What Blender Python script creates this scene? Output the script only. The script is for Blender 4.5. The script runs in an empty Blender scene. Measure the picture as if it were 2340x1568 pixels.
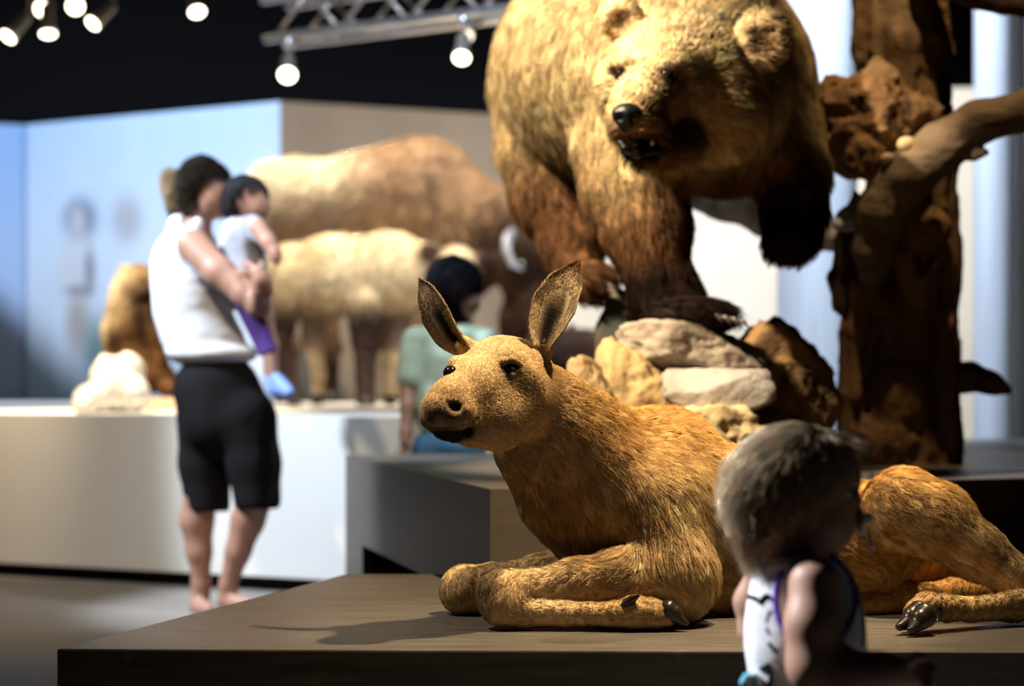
import bpy, bmesh, math, random
import numpy as np
from mathutils import Vector, Matrix, kdtree

# ----------------------------------------------------------------------------- camera, world, lights
scene = bpy.context.scene
COL = scene.collection
FPX, CAMH, HOR = 4500.0, 0.86, 868.0          # focal length in px (2340 wide), eye height, horizon row

cam_d = bpy.data.cameras.new('camera')
cam_d.sensor_width = 36.0
cam_d.lens = FPX / 2340.0 * 36.0
cam_d.shift_y = (HOR - 784.0) / 2340.0
cam_d.clip_start = 0.05
cam_d.dof.use_dof = True
cam_d.dof.focus_distance = 4.0
cam_d.dof.aperture_fstop = 2.1
cam_d.dof.aperture_blades = 0
cam = bpy.data.objects.new('camera', cam_d)
COL.objects.link(cam)
cam.location = (0, 0, CAMH)
cam.rotation_euler = (math.pi / 2, 0, 0)
scene.camera = cam

scene.view_settings.view_transform = 'Standard'
scene.view_settings.look = 'None'
scene.view_settings.exposure = 0.0
scene.view_settings.gamma = 1.0
scene.view_settings.use_curve_mapping = False
scene.cycles.adaptive_threshold = 0.04
scene.cycles.max_bounces = 5
scene.cycles.diffuse_bounces = 2
scene.cycles.glossy_bounces = 2
scene.cycles.transmission_bounces = 2
scene.cycles.transparent_max_bounces = 6
scene.cycles_curves.shape = 'RIBBONS'
scene.cycles_curves.subdivisions = 2

world = bpy.data.worlds.new('world')
scene.world = world
world.use_nodes = True
wbg = world.node_tree.nodes['Background']
wbg.inputs[0].default_value = (0.55, 0.6, 0.75, 1)
wbg.inputs[1].default_value = 0.010

WARM = (1.0, 0.72, 0.40)
WARM2 = (1.0, 0.82, 0.58)
COOL = (0.72, 0.84, 1.0)


def spot(name, loc, target, power, size_deg, color=WARM, blend=0.35, radius=0.03):
    l = bpy.data.lights.new(name, 'SPOT')
    l.energy = power
    l.color = color
    l.spot_size = math.radians(size_deg)
    l.spot_blend = blend
    l.shadow_soft_size = radius
    o = bpy.data.objects.new(name, l)
    COL.objects.link(o)
    o.location = loc
    v = Vector(target) - Vector(loc)
    o.rotation_euler = v.to_track_quat('-Z', 'Y').to_euler()
    return o


spot('calf_key_light', (0.95, 3.95, 3.4), (0.12, 4.28, 0.6), 950, 37, WARM, 0.5, 0.05)
spot('calf_left_light', (-1.5, 3.9, 3.2), (-0.05, 4.05, 0.85), 300, 26, WARM2, 0.6, 0.05)
spot('calf_hind_light', (1.4, 4.85, 3.4), (0.95, 4.25, 0.5), 380, 34, WARM, 0.5, 0.05)
spot('bear_key_light', (-1.8, 4.15, 3.95), (0.28, 5.75, 1.42), 2500, 27, WARM2, 0.35, 0.05)
spot('rock_light', (-0.9, 4.4, 3.6), (0.48, 5.65, 0.9), 300, 17, WARM, 0.5, 0.05)
spot('tree_light', (0.95, 4.9, 4.4), (1.25, 6.1, 1.75), 420, 22, WARM, 0.5, 0.05)
spot('bison_light', (-1.4, 11.6, 4.4), (-0.95, 12.1, 1.5), 1100, 56, WARM2, 0.6, 0.06)
spot('bison_calf_light', (-0.9, 9.6, 3.9), (-0.80, 11.1, 1.3), 700, 40, WARM2, 0.6, 0.06)
spot('small_mount_light', (-2.3, 8.2, 3.6), (-1.86, 9.15, 0.95), 2000, 34, WARM2, 0.5, 0.05)
spot('visitor_light', (-3.2, 6.4, 3.2), (-1.2, 7.2, 1.1), 1300, 36, COOL, 0.5, 0.08)
spot('plinth_light', (0.1, 5.9, 3.9), (-0.45, 7.9, 0.5), 420, 50, COOL, 0.8, 0.08)
spot('plinth_wash_light', (-2.2, 4.2, 4.3), (-2.0, 8.3, 0.5), 480, 60, WARM2, 0.9, 0.08)
spot('mural_light', (-3.6, 10.6, 4.3), (-3.1, 13.9, 1.3), 900, 110, COOL, 0.8, 0.08)
spot('tan_wall_fill', (-0.6, 11.9, 4.3), (-0.7, 13.5, 1.1), 40, 100, WARM2, 0.8, 0.08)  # added spot that only lifts the tone of the tan wall
spot('screen_wall_light', (1.3, 9.8, 4.2), (1.3, 12.8, 1.1), 900, 100, (1.0, 0.95, 0.86), 0.8, 0.08)
spot('column_light', (0.75, 7.2, 4.0), (2.0, 9.3, 1.5), 800, 50, COOL, 0.5, 0.06)
spot('branch_fill', (0.95, 8.7, 3.8), (0.68, 7.1, 1.5), 110, 26, COOL, 0.6, 0.06)  # added spot to brighten the branch in the bear's shadow
spot('truss_fill', (-1.0, 6.6, 3.6), (-0.5, 9.1, 2.6), 420, 34, COOL, 0.7, 0.06)  # added spot from the camera side to brighten the truss chords
spot('toddler_light', (-1.6, 3.72, 2.1), (0.42, 2.95, 0.62), 800, 22, (0.93, 0.95, 1.0), 0.5, 0.05)


# ----------------------------------------------------------------------------- helpers
def A(px, py, d):
    """world point that stands at distance d along the photograph's ray px,py"""
    return np.array([(px - 1170.0) * d / FPX, d, CAMH - (py - HOR) * d / FPX])


def hash3(i, seed):
    i = i.astype(np.int64)
    n = (i[..., 0] * 73856093) ^ (i[..., 1] * 19349663) ^ (i[..., 2] * 83492791) ^ (seed * 2654435761)
    n = n & 0x7fffffff
    n = ((n >> 13) ^ n) & 0x7fffffff
    n = (n * ((n * n * 15731 + 789221) & 0x7fffffff) + 1376312589) & 0x7fffffff
    return n.astype(np.float64) / 0x7fffffff


def vnoise(P, seed=0):
    i = np.floor(P)
    f = P - i
    f = f * f * (3 - 2 * f)
    r = 0.0
    for a in (0, 1):
        wx = f[..., 0] if a else 1 - f[..., 0]
        for b in (0, 1):
            wy = f[..., 1] if b else 1 - f[..., 1]
            for c in (0, 1):
                wz = f[..., 2] if c else 1 - f[..., 2]
                r = r + wx * wy * wz * hash3(i + np.array([a, b, c]), seed)
    return r * 2 - 1


def fbm(P, octaves=3, seed=0):
    r, amp = 0.0, 1.0
    for o in range(octaves):
        r = r + amp * vnoise(P * (2.03 ** o) + 17.3 * o, seed + o)
        amp *= 0.5
    return r / 1.75


def smoothstep(a, b, x):
    t = np.clip((x - a) / (b - a), 0, 1)
    return t * t * (3 - 2 * t)


def mixc(a, b, t):
    t = np.asarray(t)[..., None]
    return np.asarray(a) * (1 - t) + np.asarray(b) * t


def lin(r, g, b):
    """sRGB 0-255 to linear"""
    v = np.array([r, g, b]) / 255.0
    return np.where(v <= 0.04045, v / 12.92, ((v + 0.055) / 1.055) ** 2.4)


# ----------------------------------------------------------------------------- smooth solid modelling (blended volumes -> quad mesh)
class Field:
    def __init__(self):
        self.ops = []

    def cap(self, a, b, ra, rb, k=0.03, op='add'):
        a, b = np.asarray(a, float), np.asarray(b, float)
        ab = b - a
        L2 = max(float(ab @ ab), 1e-12)

        def f(P):
            t = np.clip((P - a) @ ab / L2, 0, 1)
            q = P - a - t[..., None] * ab
            return np.sqrt((q * q).sum(-1)) - (ra + (rb - ra) * t)
        r = max(ra, rb)
        self.ops.append((op, f, np.minimum(a, b) - r, np.maximum(a, b) + r, k))
        return self

    def ell(self, c, r, k=0.03, R=None, op='add'):
        c, r = np.asarray(c, float), np.asarray(r, float)
        Rm = None if R is None else np.array(R)[:3, :3]

        def f(P):
            q = P - c
            if Rm is not None:
                q = q @ Rm
            k0 = np.sqrt(((q / r) ** 2).sum(-1)) + 1e-9
            k1 = np.sqrt(((q / (r * r)) ** 2).sum(-1)) + 1e-9
            return k0 * (k0 - 1) / k1
        m = float(max(r)) if Rm is not None else r
        self.ops.append((op, f, c - m, c + m, k))
        return self

    def chain(self, pts, k=0.03, op='add'):
        """pts: (px,py,d,r_px) stations"""
        Q = [(A(*p[:3]), p[3] * p[2] / FPX) for p in pts]
        if len(Q) == 1:
            self.ell(Q[0][0], [Q[0][1]] * 3, k, op=op)
        for (a, ra), (b, rb) in zip(Q[:-1], Q[1:]):
            self.cap(a, b, ra, rb, k, op)
        return self

    def chain3(self, pts, k=0.03, op='add'):
        """pts: (x,y,z,r) in metres"""
        for p, q in zip(pts[:-1], pts[1:]):
            self.cap(p[:3], q[:3], p[3], q[3], k, op)
        return self

    def ellp(self, px, py, d, r, k=0.03, R=None, op='add'):
        """r in px at that distance: (x, depth, z)"""
        s = d / FPX
        return self.ell(A(px, py, d), [v * s for v in r], k, R, op)

    def disp(self, fn):
        self.ops.append(('disp', fn, None, None, 0))
        return self

    @staticmethod
    def comb(D, d, k, op):
        if op == 'add':
            h = np.maximum(k - np.abs(D - d), 0) / k
            return np.minimum(D, d) - h * h * k * 0.25
        d = -d
        h = np.maximum(k - np.abs(D - d), 0) / k
        return np.maximum(D, d) + h * h * k * 0.25

    def pts(self, P):
        D = np.full(P.shape[:-1], 1.0)
        for op, f, lo, hi, k in self.ops:
            if op == 'disp':
                D = D + f(P)
            else:
                D = self.comb(D, f(P), k, op)
        return D

    def hit(self, px, py, d0, d1, n=400):
        """distance at which the photograph's ray first meets the solid"""
        ds = np.linspace(d0, d1, n)
        P = np.stack([A(px, py, d) for d in ds])
        v = self.pts(P)
        i = np.argmax(v < 0)
        return float(ds[i]) if v[i] < 0 else None

    def bounds(self):
        lo = np.min([o[2] for o in self.ops if o[0] == 'add'], axis=0)
        hi = np.max([o[3] for o in self.ops if o[0] == 'add'], axis=0)
        return lo, hi

    def mesh(self, h, lo=None, hi=None, keep=None):
        l0, h0 = self.bounds()
        lo = l0 - 4 * h if lo is None else np.maximum(np.asarray(lo, float), l0 - 4 * h)
        hi = h0 + 4 * h if hi is None else np.minimum(np.asarray(hi, float), h0 + 4 * h)
        n = np.ceil((hi - lo) / h).astype(int) + 1
        ax = [lo[i] + h * np.arange(n[i]) for i in range(3)]
        D = np.full(n, 1.0, np.float64)
        for op, f, blo, bhi, k in self.ops:
            if op == 'disp':
                m = np.abs(D) < 6 * h
                idx = np.nonzero(m)
                P = np.stack([ax[0][idx[0]], ax[1][idx[1]], ax[2][idx[2]]], -1)
                D[idx] += f(P)
                continue
            mg = k + 3 * h
            s = []
            for i in range(3):
                a = int(np.clip(np.floor((blo[i] - mg - lo[i]) / h), 0, n[i]))
                b = int(np.clip(np.ceil((bhi[i] + mg - lo[i]) / h) + 1, 0, n[i]))
                s.append(slice(a, b))
            if any(x.stop - x.start < 1 for x in s):
                continue
            P = np.stack(np.meshgrid(ax[0][s[0]], ax[1][s[1]], ax[2][s[2]], indexing='ij'), -1)
            D[tuple(s)] = self.comb(D[tuple(s)], f(P), k, op)
        return nets(D, lo, h, keep)


def nets(D, lo, h, keep=None):
    S = D < 0
    c = np.zeros(tuple(x - 1 for x in D.shape), np.int8)
    for a in (0, 1):
        for b in (0, 1):
            for e in (0, 1):
                c += S[a:D.shape[0] - 1 + a, b:D.shape[1] - 1 + b, e:D.shape[2] - 1 + e]
    act = (c > 0) & (c < 8)
    I = np.stack(np.nonzero(act), -1)
    idx = np.full(act.shape, -1, np.int64)
    idx[act] = np.arange(len(I))
    acc = np.zeros((len(I), 3))
    cnt = np.zeros(len(I))
    cor = [(a, b, e) for a in (0, 1) for b in (0, 1) for e in (0, 1)]
    for p in cor:
        for axis in range(3):
            if p[axis]:
                continue
            q = list(p)
            q[axis] = 1
            va = D[I[:, 0] + p[0], I[:, 1] + p[1], I[:, 2] + p[2]]
            vb = D[I[:, 0] + q[0], I[:, 1] + q[1], I[:, 2] + q[2]]
            m = (va < 0) != (vb < 0)
            t = np.where(m, va / np.where(m, va - vb, 1), 0)
            off = np.zeros((len(I), 3)) + np.array(p)
            off[:, axis] += t
            acc += off * m[:, None]
            cnt += m
    V = lo + h * (I + acc / np.maximum(cnt, 1)[:, None])
    F = []
    for axis in range(3):
        o1, o2 = [(1, 2), (2, 0), (0, 1)][axis]
        sl0 = [slice(None)] * 3
        sl1 = [slice(None)] * 3
        sl0[axis] = slice(0, -1)
        sl1[axis] = slice(1, None)
        a, b = S[tuple(sl0)], S[tuple(sl1)]
        ch = a != b
        J = np.stack(np.nonzero(ch), -1)
        ok = (J[:, o1] > 0) & (J[:, o2] > 0) & (J[:, o1] < D.shape[o1] - 1) & (J[:, o2] < D.shape[o2] - 1)
        J = J[ok]
        inside = a[J[:, 0], J[:, 1], J[:, 2]]

        def at(d1, d2):
            K = J.copy()
            K[:, o1] += d1
            K[:, o2] += d2
            return idx[K[:, 0], K[:, 1], K[:, 2]]
        q = np.stack([at(-1, -1), at(0, -1), at(0, 0), at(-1, 0)], -1)
        q[~inside] = q[~inside][:, ::-1]
        F.append(q)
    F = np.concatenate(F)
    F = F[(F >= 0).all(1)]
    if keep is not None:
        F = F[keep(V[F].mean(1))]
    used = np.zeros(len(V), bool)
    used[F] = True
    mp = np.cumsum(used) - 1
    return V[used], mp[F]


def join(*vf):
    V, F, n = [], [], 0
    for v, f in vf:
        V.append(v)
        F.append(f + n)
        n += len(v)
    return np.concatenate(V), np.concatenate(F)


def face_normals(V, F):
    n = np.cross(V[F[:, 2]] - V[F[:, 0]], V[F[:, 3]] - V[F[:, 1]])
    ar = np.linalg.norm(n, axis=1)
    return n / np.maximum(ar, 1e-12)[:, None], ar * 0.5


def vert_normals(V, F):
    n, ar = face_normals(V, F)
    N = np.zeros_like(V)
    for i in range(4):
        np.add.at(N, F[:, i], n * ar[:, None])
    return N / np.maximum(np.linalg.norm(N, axis=1), 1e-12)[:, None]


def relax(V, F, it=1, w=0.5):
    for _ in range(it):
        acc = np.zeros_like(V)
        cnt = np.zeros(len(V))
        for i in range(4):
            j = F[:, (i + 1) % 4]
            np.add.at(acc, F[:, i], V[j])
            np.add.at(cnt, F[:, i], 1)
            np.add.at(acc, j, V[F[:, i]])
            np.add.at(cnt, j, 1)
        V = V + w * (acc / np.maximum(cnt, 1)[:, None] - V)
    return V


# ----------------------------------------------------------------------------- object helpers
def mesh_obj(name, V, F, mat, parent=None, col=None, smooth=True):
    V = np.asarray(V, float)
    me = bpy.data.meshes.new(name)
    if isinstance(F, np.ndarray):
        k = F.shape[1]
        me.vertices.add(len(V))
        me.vertices.foreach_set('co', V.astype(np.float32).ravel())
        me.loops.add(len(F) * k)
        me.loops.foreach_set('vertex_index', F.astype(np.int32).ravel())
        me.polygons.add(len(F))
        me.polygons.foreach_set('loop_start', np.arange(0, len(F) * k, k, dtype=np.int32))
        me.update(calc_edges=True)
        me.validate()
    else:
        me.from_pydata([tuple(v) for v in V], [], F)
        me.update()
    if smooth:
        me.polygons.foreach_set('use_smooth', np.ones(len(me.polygons), bool))
    if col is not None and len(me.vertices) == len(V):
        at = me.attributes.new('col', 'FLOAT_COLOR', 'POINT')
        c4 = np.ones((len(V), 4), np.float32)
        c4[:, :3] = col
        at.data.foreach_set('color', c4.ravel())
    if mat:
        me.materials.append(mat)
    o = bpy.data.objects.new(name, me)
    COL.objects.link(o)
    if parent is not None:
        o.parent = parent
        o.matrix_parent_inverse = parent.matrix_basis.inverted()
    return o


def thing(name, label, cat, loc=(0, 0, 0), group=None):
    o = bpy.data.objects.new(name, None)
    o.empty_display_size = 0.1
    COL.objects.link(o)
    o.location = tuple(float(x) for x in loc)
    o['label'] = label
    o['category'] = cat
    if group:
        o['group'] = group
    return o


def tag(o, label, cat, group=None):
    o['label'] = label
    o['category'] = cat
    if group:
        o['group'] = group
    return o


def structure(o):
    o['kind'] = 'structure'
    return o


def bm_obj(name, bm, mat, parent=None, smooth=False, bevel=0.0):
    if bevel:
        bmesh.ops.bevel(bm, geom=list(bm.edges), offset=bevel, segments=2, affect='EDGES', profile=0.7)
    me = bpy.data.meshes.new(name)
    bm.to_mesh(me)
    bm.free()
    if smooth:
        me.polygons.foreach_set('use_smooth', np.ones(len(me.polygons), bool))
    if mat:
        me.materials.append(mat)
    o = bpy.data.objects.new(name, me)
    COL.objects.link(o)
    if parent is not None:
        o.parent = parent
        o.matrix_parent_inverse = parent.matrix_basis.inverted()
    return o


def prism(pts, z0, z1):
    bm = bmesh.new()
    b = [bm.verts.new((x, y, z0)) for x, y in pts]
    t = [bm.verts.new((x, y, z1)) for x, y in pts]
    n = len(pts)
    bm.faces.new(t)
    bm.faces.new(b[::-1])
    for i in range(n):
        bm.faces.new((b[i], b[(i + 1) % n], t[(i + 1) % n], t[i]))
    bmesh.ops.recalc_face_normals(bm, faces=bm.faces)
    return bm


def tube(pts, radii, seg=12, caps=True):
    """swept tube as arrays (quads); radii in metres"""
    P = np.asarray(pts, float)
    n = len(P)
    T = np.gradient(P, axis=0)
    T /= np.linalg.norm(T, axis=1)[:, None]
    up = np.array([0, 0, 1.0]) if abs(T[0, 2]) < 0.9 else np.array([1.0, 0, 0])
    V = []
    u = np.cross(T[0], up)
    u /= np.linalg.norm(u)
    for i in range(n):
        u = u - (u @ T[i]) * T[i]
        u /= np.linalg.norm(u)
        w = np.cross(T[i], u)
        a = np.linspace(0, 2 * math.pi, seg, endpoint=False)
        V.append(P[i] + radii[i] * (np.cos(a)[:, None] * u + np.sin(a)[:, None] * w))
    V = np.concatenate(V)
    F = []
    for i in range(n - 1):
        for j in range(seg):
            a, b = i * seg + j, i * seg + (j + 1) % seg
            F.append((a, a + seg, b + seg, b)[::-1])
    F = [tuple(f) for f in F]
    if caps:
        F.append(tuple(range(seg))[::-1][::-1])
        F.append(tuple(range((n - 1) * seg, n * seg))[::-1])
    return V, F


def tube_obj(name, pts, radii, mat, parent=None, seg=12):
    V, F = tube(pts, radii, seg)
    o = mesh_obj(name, V, F, mat, parent)
    bm = bmesh.new()
    bm.from_mesh(o.data)
    bmesh.ops.recalc_face_normals(bm, faces=bm.faces)
    bm.to_mesh(o.data)
    bm.free()
    return o


def ball_obj(name, c, r, mat, parent=None, R=None, seg=20):
    bm = bmesh.new()
    bmesh.ops.create_uvsphere(bm, u_segments=seg, v_segments=seg // 2, radius=1)
    r = [r] * 3 if np.isscalar(r) else r
    M = Matrix.Translation(tuple(float(x) for x in c)) @ ((Matrix(R).to_4x4()) if R is not None else Matrix()) @ Matrix.Diagonal((r[0], r[1], r[2], 1))
    bmesh.ops.transform(bm, matrix=M, verts=bm.verts)
    return bm_obj(name, bm, mat, parent, smooth=True)


# ----------------------------------------------------------------------------- materials
def new_mat(name):
    m = bpy.data.materials.new(name)
    m.use_nodes = True
    nt = m.node_tree
    return m, nt, nt.nodes['Principled BSDF']


def plain(name, rgb, rough=0.6, spec=0.4, metal=0.0, noise=None, bump=0.0, coat=0.0):
    """noise = (scale, amount, stretch): pigment variation"""
    m, nt, b = new_mat(name)
    b.inputs['Base Color'].default_value = (*rgb, 1)
    b.inputs['Roughness'].default_value = rough
    b.inputs['Specular IOR Level'].default_value = spec
    b.inputs['Metallic'].default_value = metal
    b.inputs['Coat Weight'].default_value = coat
    if noise:
        sc, amt, st = noise
        tc = nt.nodes.new('ShaderNodeTexCoord')
        mp = nt.nodes.new('ShaderNodeMapping')
        mp.inputs['Scale'].default_value = st
        nz = nt.nodes.new('ShaderNodeTexNoise')
        nz.inputs['Scale'].default_value = sc
        nz.inputs['Detail'].default_value = 5
        rp = nt.nodes.new('ShaderNodeValToRGB')
        rp.color_ramp.elements[0].position = 0.3
        rp.color_ramp.elements[1].position = 0.7
        rp.color_ramp.elements[0].color = (*[c * (1 - amt) for c in rgb], 1)
        rp.color_ramp.elements[1].color = (*[min(1, c * (1 + amt)) for c in rgb], 1)
        nt.links.new(tc.outputs['Object'], mp.inputs[0])
        nt.links.new(mp.outputs[0], nz.inputs['Vector'])
        nt.links.new(nz.outputs[0], rp.inputs[0])
        nt.links.new(rp.outputs[0], b.inputs['Base Color'])
        if bump:
            bp = nt.nodes.new('ShaderNodeBump')
            bp.inputs['Strength'].default_value = bump
            bp.inputs['Distance'].default_value = 0.01
            nt.links.new(nz.outputs[0], bp.inputs['Height'])
            nt.links.new(bp.outputs[0], b.inputs['Normal'])
    return m


def attr_mat(name, rough=0.8, spec=0.15, bump_scale=0, bump=0.0, sss=0.0):
    m, nt, b = new_mat(name)
    at = nt.nodes.new('ShaderNodeAttribute')
    at.attribute_name = 'col'
    nt.links.new(at.outputs['Color'], b.inputs['Base Color'])
    b.inputs['Roughness'].default_value = rough
    b.inputs['Specular IOR Level'].default_value = spec
    if sss:
        b.inputs['Subsurface Weight'].default_value = sss
        b.inputs['Subsurface Radius'].default_value = (0.012, 0.005, 0.003)
        b.inputs['Subsurface Scale'].default_value = 1.0
    if bump:
        tc = nt.nodes.new('ShaderNodeTexCoord')
        nz = nt.nodes.new('ShaderNodeTexNoise')
        nz.inputs['Scale'].default_value = bump_scale
        nz.inputs['Detail'].default_value = 6
        bp = nt.nodes.new('ShaderNodeBump')
        bp.inputs['Strength'].default_value = bump
        bp.inputs['Distance'].default_value = 0.01
        nt.links.new(tc.outputs['Object'], nz.inputs['Vector'])
        nt.links.new(nz.outputs[0], bp.inputs['Height'])
        nt.links.new(bp.outputs[0], b.inputs['Normal'])
    return m


def hair_mat(name, gloss=0.12):
    m = bpy.data.materials.new(name)
    m.use_nodes = True
    nt = m.node_tree
    nt.nodes.remove(nt.nodes['Principled BSDF'])
    out = nt.nodes['Material Output']
    at = nt.nodes.new('ShaderNodeAttribute')
    at.attribute_name = 'col'
    an = nt.nodes.new('ShaderNodeAttribute')
    an.attribute_name = 'nrm'
    df = nt.nodes.new('ShaderNodeBsdfDiffuse')
    hb = nt.nodes.new('ShaderNodeBsdfHair')
    hb.component = 'Reflection'
    hb.inputs['RoughnessU'].default_value = 0.35
    hb.inputs['RoughnessV'].default_value = 0.7
    mx = nt.nodes.new('ShaderNodeMixShader')
    mx.inputs[0].default_value = gloss
    nt.links.new(at.outputs['Color'], df.inputs['Color'])
    nt.links.new(at.outputs['Color'], hb.inputs['Color'])
    nt.links.new(an.outputs['Vector'], df.inputs['Normal'])
    nt.links.new(df.outputs[0], mx.inputs[1])
    nt.links.new(hb.outputs[0], mx.inputs[2])
    nt.links.new(mx.outputs[0], out.inputs['Surface'])
    return m


SKIN_FUR = attr_mat('hide', 0.85, 0.1, 260, 0.25)
HAIR = hair_mat('fur_strands')
EYE = plain('glass_eye', (0.012, 0.008, 0.006), 0.05, 0.8, coat=1.0)
HOOF = plain('dark_horn', (0.02, 0.016, 0.014), 0.28, 0.6, noise=(40, 0.4, (1, 1, 1)))
BLACKNOSE = plain('black_nose_leather', (0.006, 0.006, 0.007), 0.32, 0.5, noise=(160, 0.3, (1, 1, 1)), bump=0.3)


def curves_obj(name, pts, radii, col, nrm, mat, parent):
    """pts (n,m,3); one strand per row"""
    n, m, _ = pts.shape
    cd = bpy.data.hair_curves.new(name)
    cd.add_curves([m] * n)
    cd.attributes['position'].data.foreach_set('vector', pts.astype(np.float32).ravel())
    ra = cd.attributes.get('radius') or cd.attributes.new('radius', 'FLOAT', 'POINT')
    ra.data.foreach_set('value', radii.astype(np.float32).ravel())
    ca = cd.attributes.new('col', 'FLOAT_COLOR', 'CURVE')
    c4 = np.ones((n, 4), np.float32)
    c4[:, :3] = col
    ca.data.foreach_set('color', c4.ravel())
    na = cd.attributes.new('nrm', 'FLOAT_VECTOR', 'CURVE')
    na.data.foreach_set('vector', nrm.astype(np.float32).ravel())
    cd.materials.append(mat)
    o = bpy.data.objects.new(name, cd)
    COL.objects.link(o)
    if parent is not None:
        o.parent = parent
        o.matrix_parent_inverse = parent.matrix_basis.inverted()
    return o


def grow_fur(name, V, F, parent, count, length, comb, color, lift=0.35, rad=0.0004, jitter=0.25,
             clump=0.5, clump_n=12, seed=1, mat=None, droop=0.0, nseg=4, back=0.15, tuft=0.2):
    """length(P)->m, comb(P)->direction, color(P,rng)->rgb"""
    rng = np.random.default_rng(seed)
    fn, ar = face_normals(V, F)
    C = V[F].mean(1)
    view = np.array([0, 0, CAMH]) - C
    view /= np.linalg.norm(view, axis=1)[:, None]
    face = (fn * view).sum(1)
    w = ar * np.where(face > -0.35, 1.0, back)
    L = length(C)
    w = w * (L > 0.0004)
    w = w / w.sum()
    fi = rng.choice(len(F), size=count, p=w)
    uv = rng.random((count, 2))
    q = V[F[fi]]
    u, v = uv[:, :1], uv[:, 1:]
    P = (q[:, 0] * (1 - u) + q[:, 1] * u) * (1 - v) + (q[:, 3] * (1 - u) + q[:, 2] * u) * v
    VN = vert_normals(V, F)
    qn = VN[F[fi]]
    N = (qn[:, 0] * (1 - u) + qn[:, 1] * u) * (1 - v) + (qn[:, 3] * (1 - u) + qn[:, 2] * u) * v
    N /= np.maximum(np.linalg.norm(N, axis=1), 1e-9)[:, None]
    L = length(P) * rng.uniform(0.65, 1.15, count)
    t = comb(P)
    t = t + jitter * rng.normal(size=(count, 3)) * np.linalg.norm(t, axis=1)[:, None] * 0.6
    t = t - (t * N).sum(1)[:, None] * N
    t /= np.maximum(np.linalg.norm(t, axis=1), 1e-9)[:, None]
    s = np.linspace(0, 1, nseg)
    lf = lift * rng.uniform(0.6, 1.4, count)
    pts = (P[:, None] + (L[:, None] * s)[..., None] * t[:, None] * (1 - 0.25 * lf[:, None, None])
           + (L[:, None] * lf[:, None] * (s - 0.55 * s * s)[None])[..., None] * 1.6 * N[:, None])
    pts[..., 2] -= droop * L[:, None] * s[None] ** 2
    if clump > 0:
        ng = max(4, count // clump_n)
        gi = rng.choice(count, ng, replace=False)
        kd = kdtree.KDTree(ng)
        for i, g in enumerate(gi):
            kd.insert(P[g], i)
        kd.balance()
        own = np.array([gi[kd.find(p)[1]] for p in P])
        k = clump * (s ** 1.3)[None, :, None] * rng.uniform(0.3, 1.0, count)[:, None, None]
        tgt = pts[own]
        pts = pts * (1 - k) + tgt * k
    rr = np.empty((count, nseg))
    rr[:] = rad * np.linspace(1, 0.25, nseg)[None]
    c = color(P, rng)
    if clump > 0:
        c = c * rng.lognormal(0, tuft, count)[own][:, None]
    sn = N * 0.85 + t * 0.1 + 0.16 * rng.normal(size=N.shape)
    sn /= np.linalg.norm(sn, axis=1)[:, None]
    o = curves_obj(name, pts, rr, np.clip(c, 0.002, 1), sn, mat or HAIR, parent)
    o['kind'] = 'stuff'
    return o


def comb_field(guides):
    """guides: list of ((px,py,d),(px,py,d)) strokes: hair lies from first point towards second"""
    a = np.array([A(*g[0]) for g in guides])
    b = np.array([A(*g[1]) for g in guides])
    mid = (a + b) / 2
    dr = b - a
    dr /= np.linalg.norm(dr, axis=1)[:, None]

    def f(P):
        d2 = ((P[:, None] - mid[None]) ** 2).sum(-1) + 1e-4
        w = 1 / d2 ** 2
        t = (w[..., None] * dr[None]).sum(1) / w.sum(1)[:, None]
        return t / np.maximum(np.linalg.norm(t, axis=1), 1e-6)[:, None]
    return f


def near(P, px, py, d, r):
    """0..1 weight around an anchor, r in px at that distance"""
    q = P - A(px, py, d)
    return np.exp(-(q * q).sum(-1) / (r * d / FPX) ** 2)

# ----------------------------------------------------------------------------- the setting
M_FLOOR = plain('floor_concrete', (0.23, 0.205, 0.18), 0.45, 0.4, noise=(1.3, 0.15, (1, 1, 1)))
M_CEIL = plain('black_ceiling', (0.012, 0.012, 0.014), 0.9, 0.1)
M_TAN = plain('tan_wall', (0.25, 0.205, 0.16), 0.8, 0.2, noise=(3, 0.06, (1, 1, 1)))
M_SCREEN = plain('white_wall', (0.80, 0.79, 0.76), 0.8, 0.2, noise=(2, 0.03, (1, 1, 1)))
M_WHITE = plain('white_plinth_paint', (0.70, 0.67, 0.62), 0.5, 0.3, noise=(2, 0.02, (1, 1, 1)))
M_GAP = plain('shadow_gap', (0.015, 0.013, 0.012), 0.9, 0.1)
M_PLINTH = plain('grey_stained_veneer', (0.088, 0.080, 0.073), 0.42, 0.45, noise=(6, 0.28, (0.7, 9, 9)))
M_BLOCK = plain('grey_stained_veneer_block', (0.085, 0.075, 0.065), 0.45, 0.4, noise=(6, 0.12, (1, 1, 6)))
M_COLUMN = plain('pale_column', (0.72, 0.76, 0.84), 0.7, 0.2, noise=(3, 0.10, (6, 6, 0.5)))
M_ALU = plain('aluminium_tube', (0.75, 0.76, 0.8), 0.3, 0.5, metal=0.9)
M_BRACE = plain('aluminium_brace', (0.50, 0.44, 0.40), 0.4, 0.5, metal=0.7)
M_LAMPBODY = plain('grey_lamp_housing', (0.42, 0.38, 0.36), 0.35, 0.5, metal=0.5)
M_BLACK = plain('black_metal', (0.02, 0.02, 0.02), 0.5, 0.4)

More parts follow.
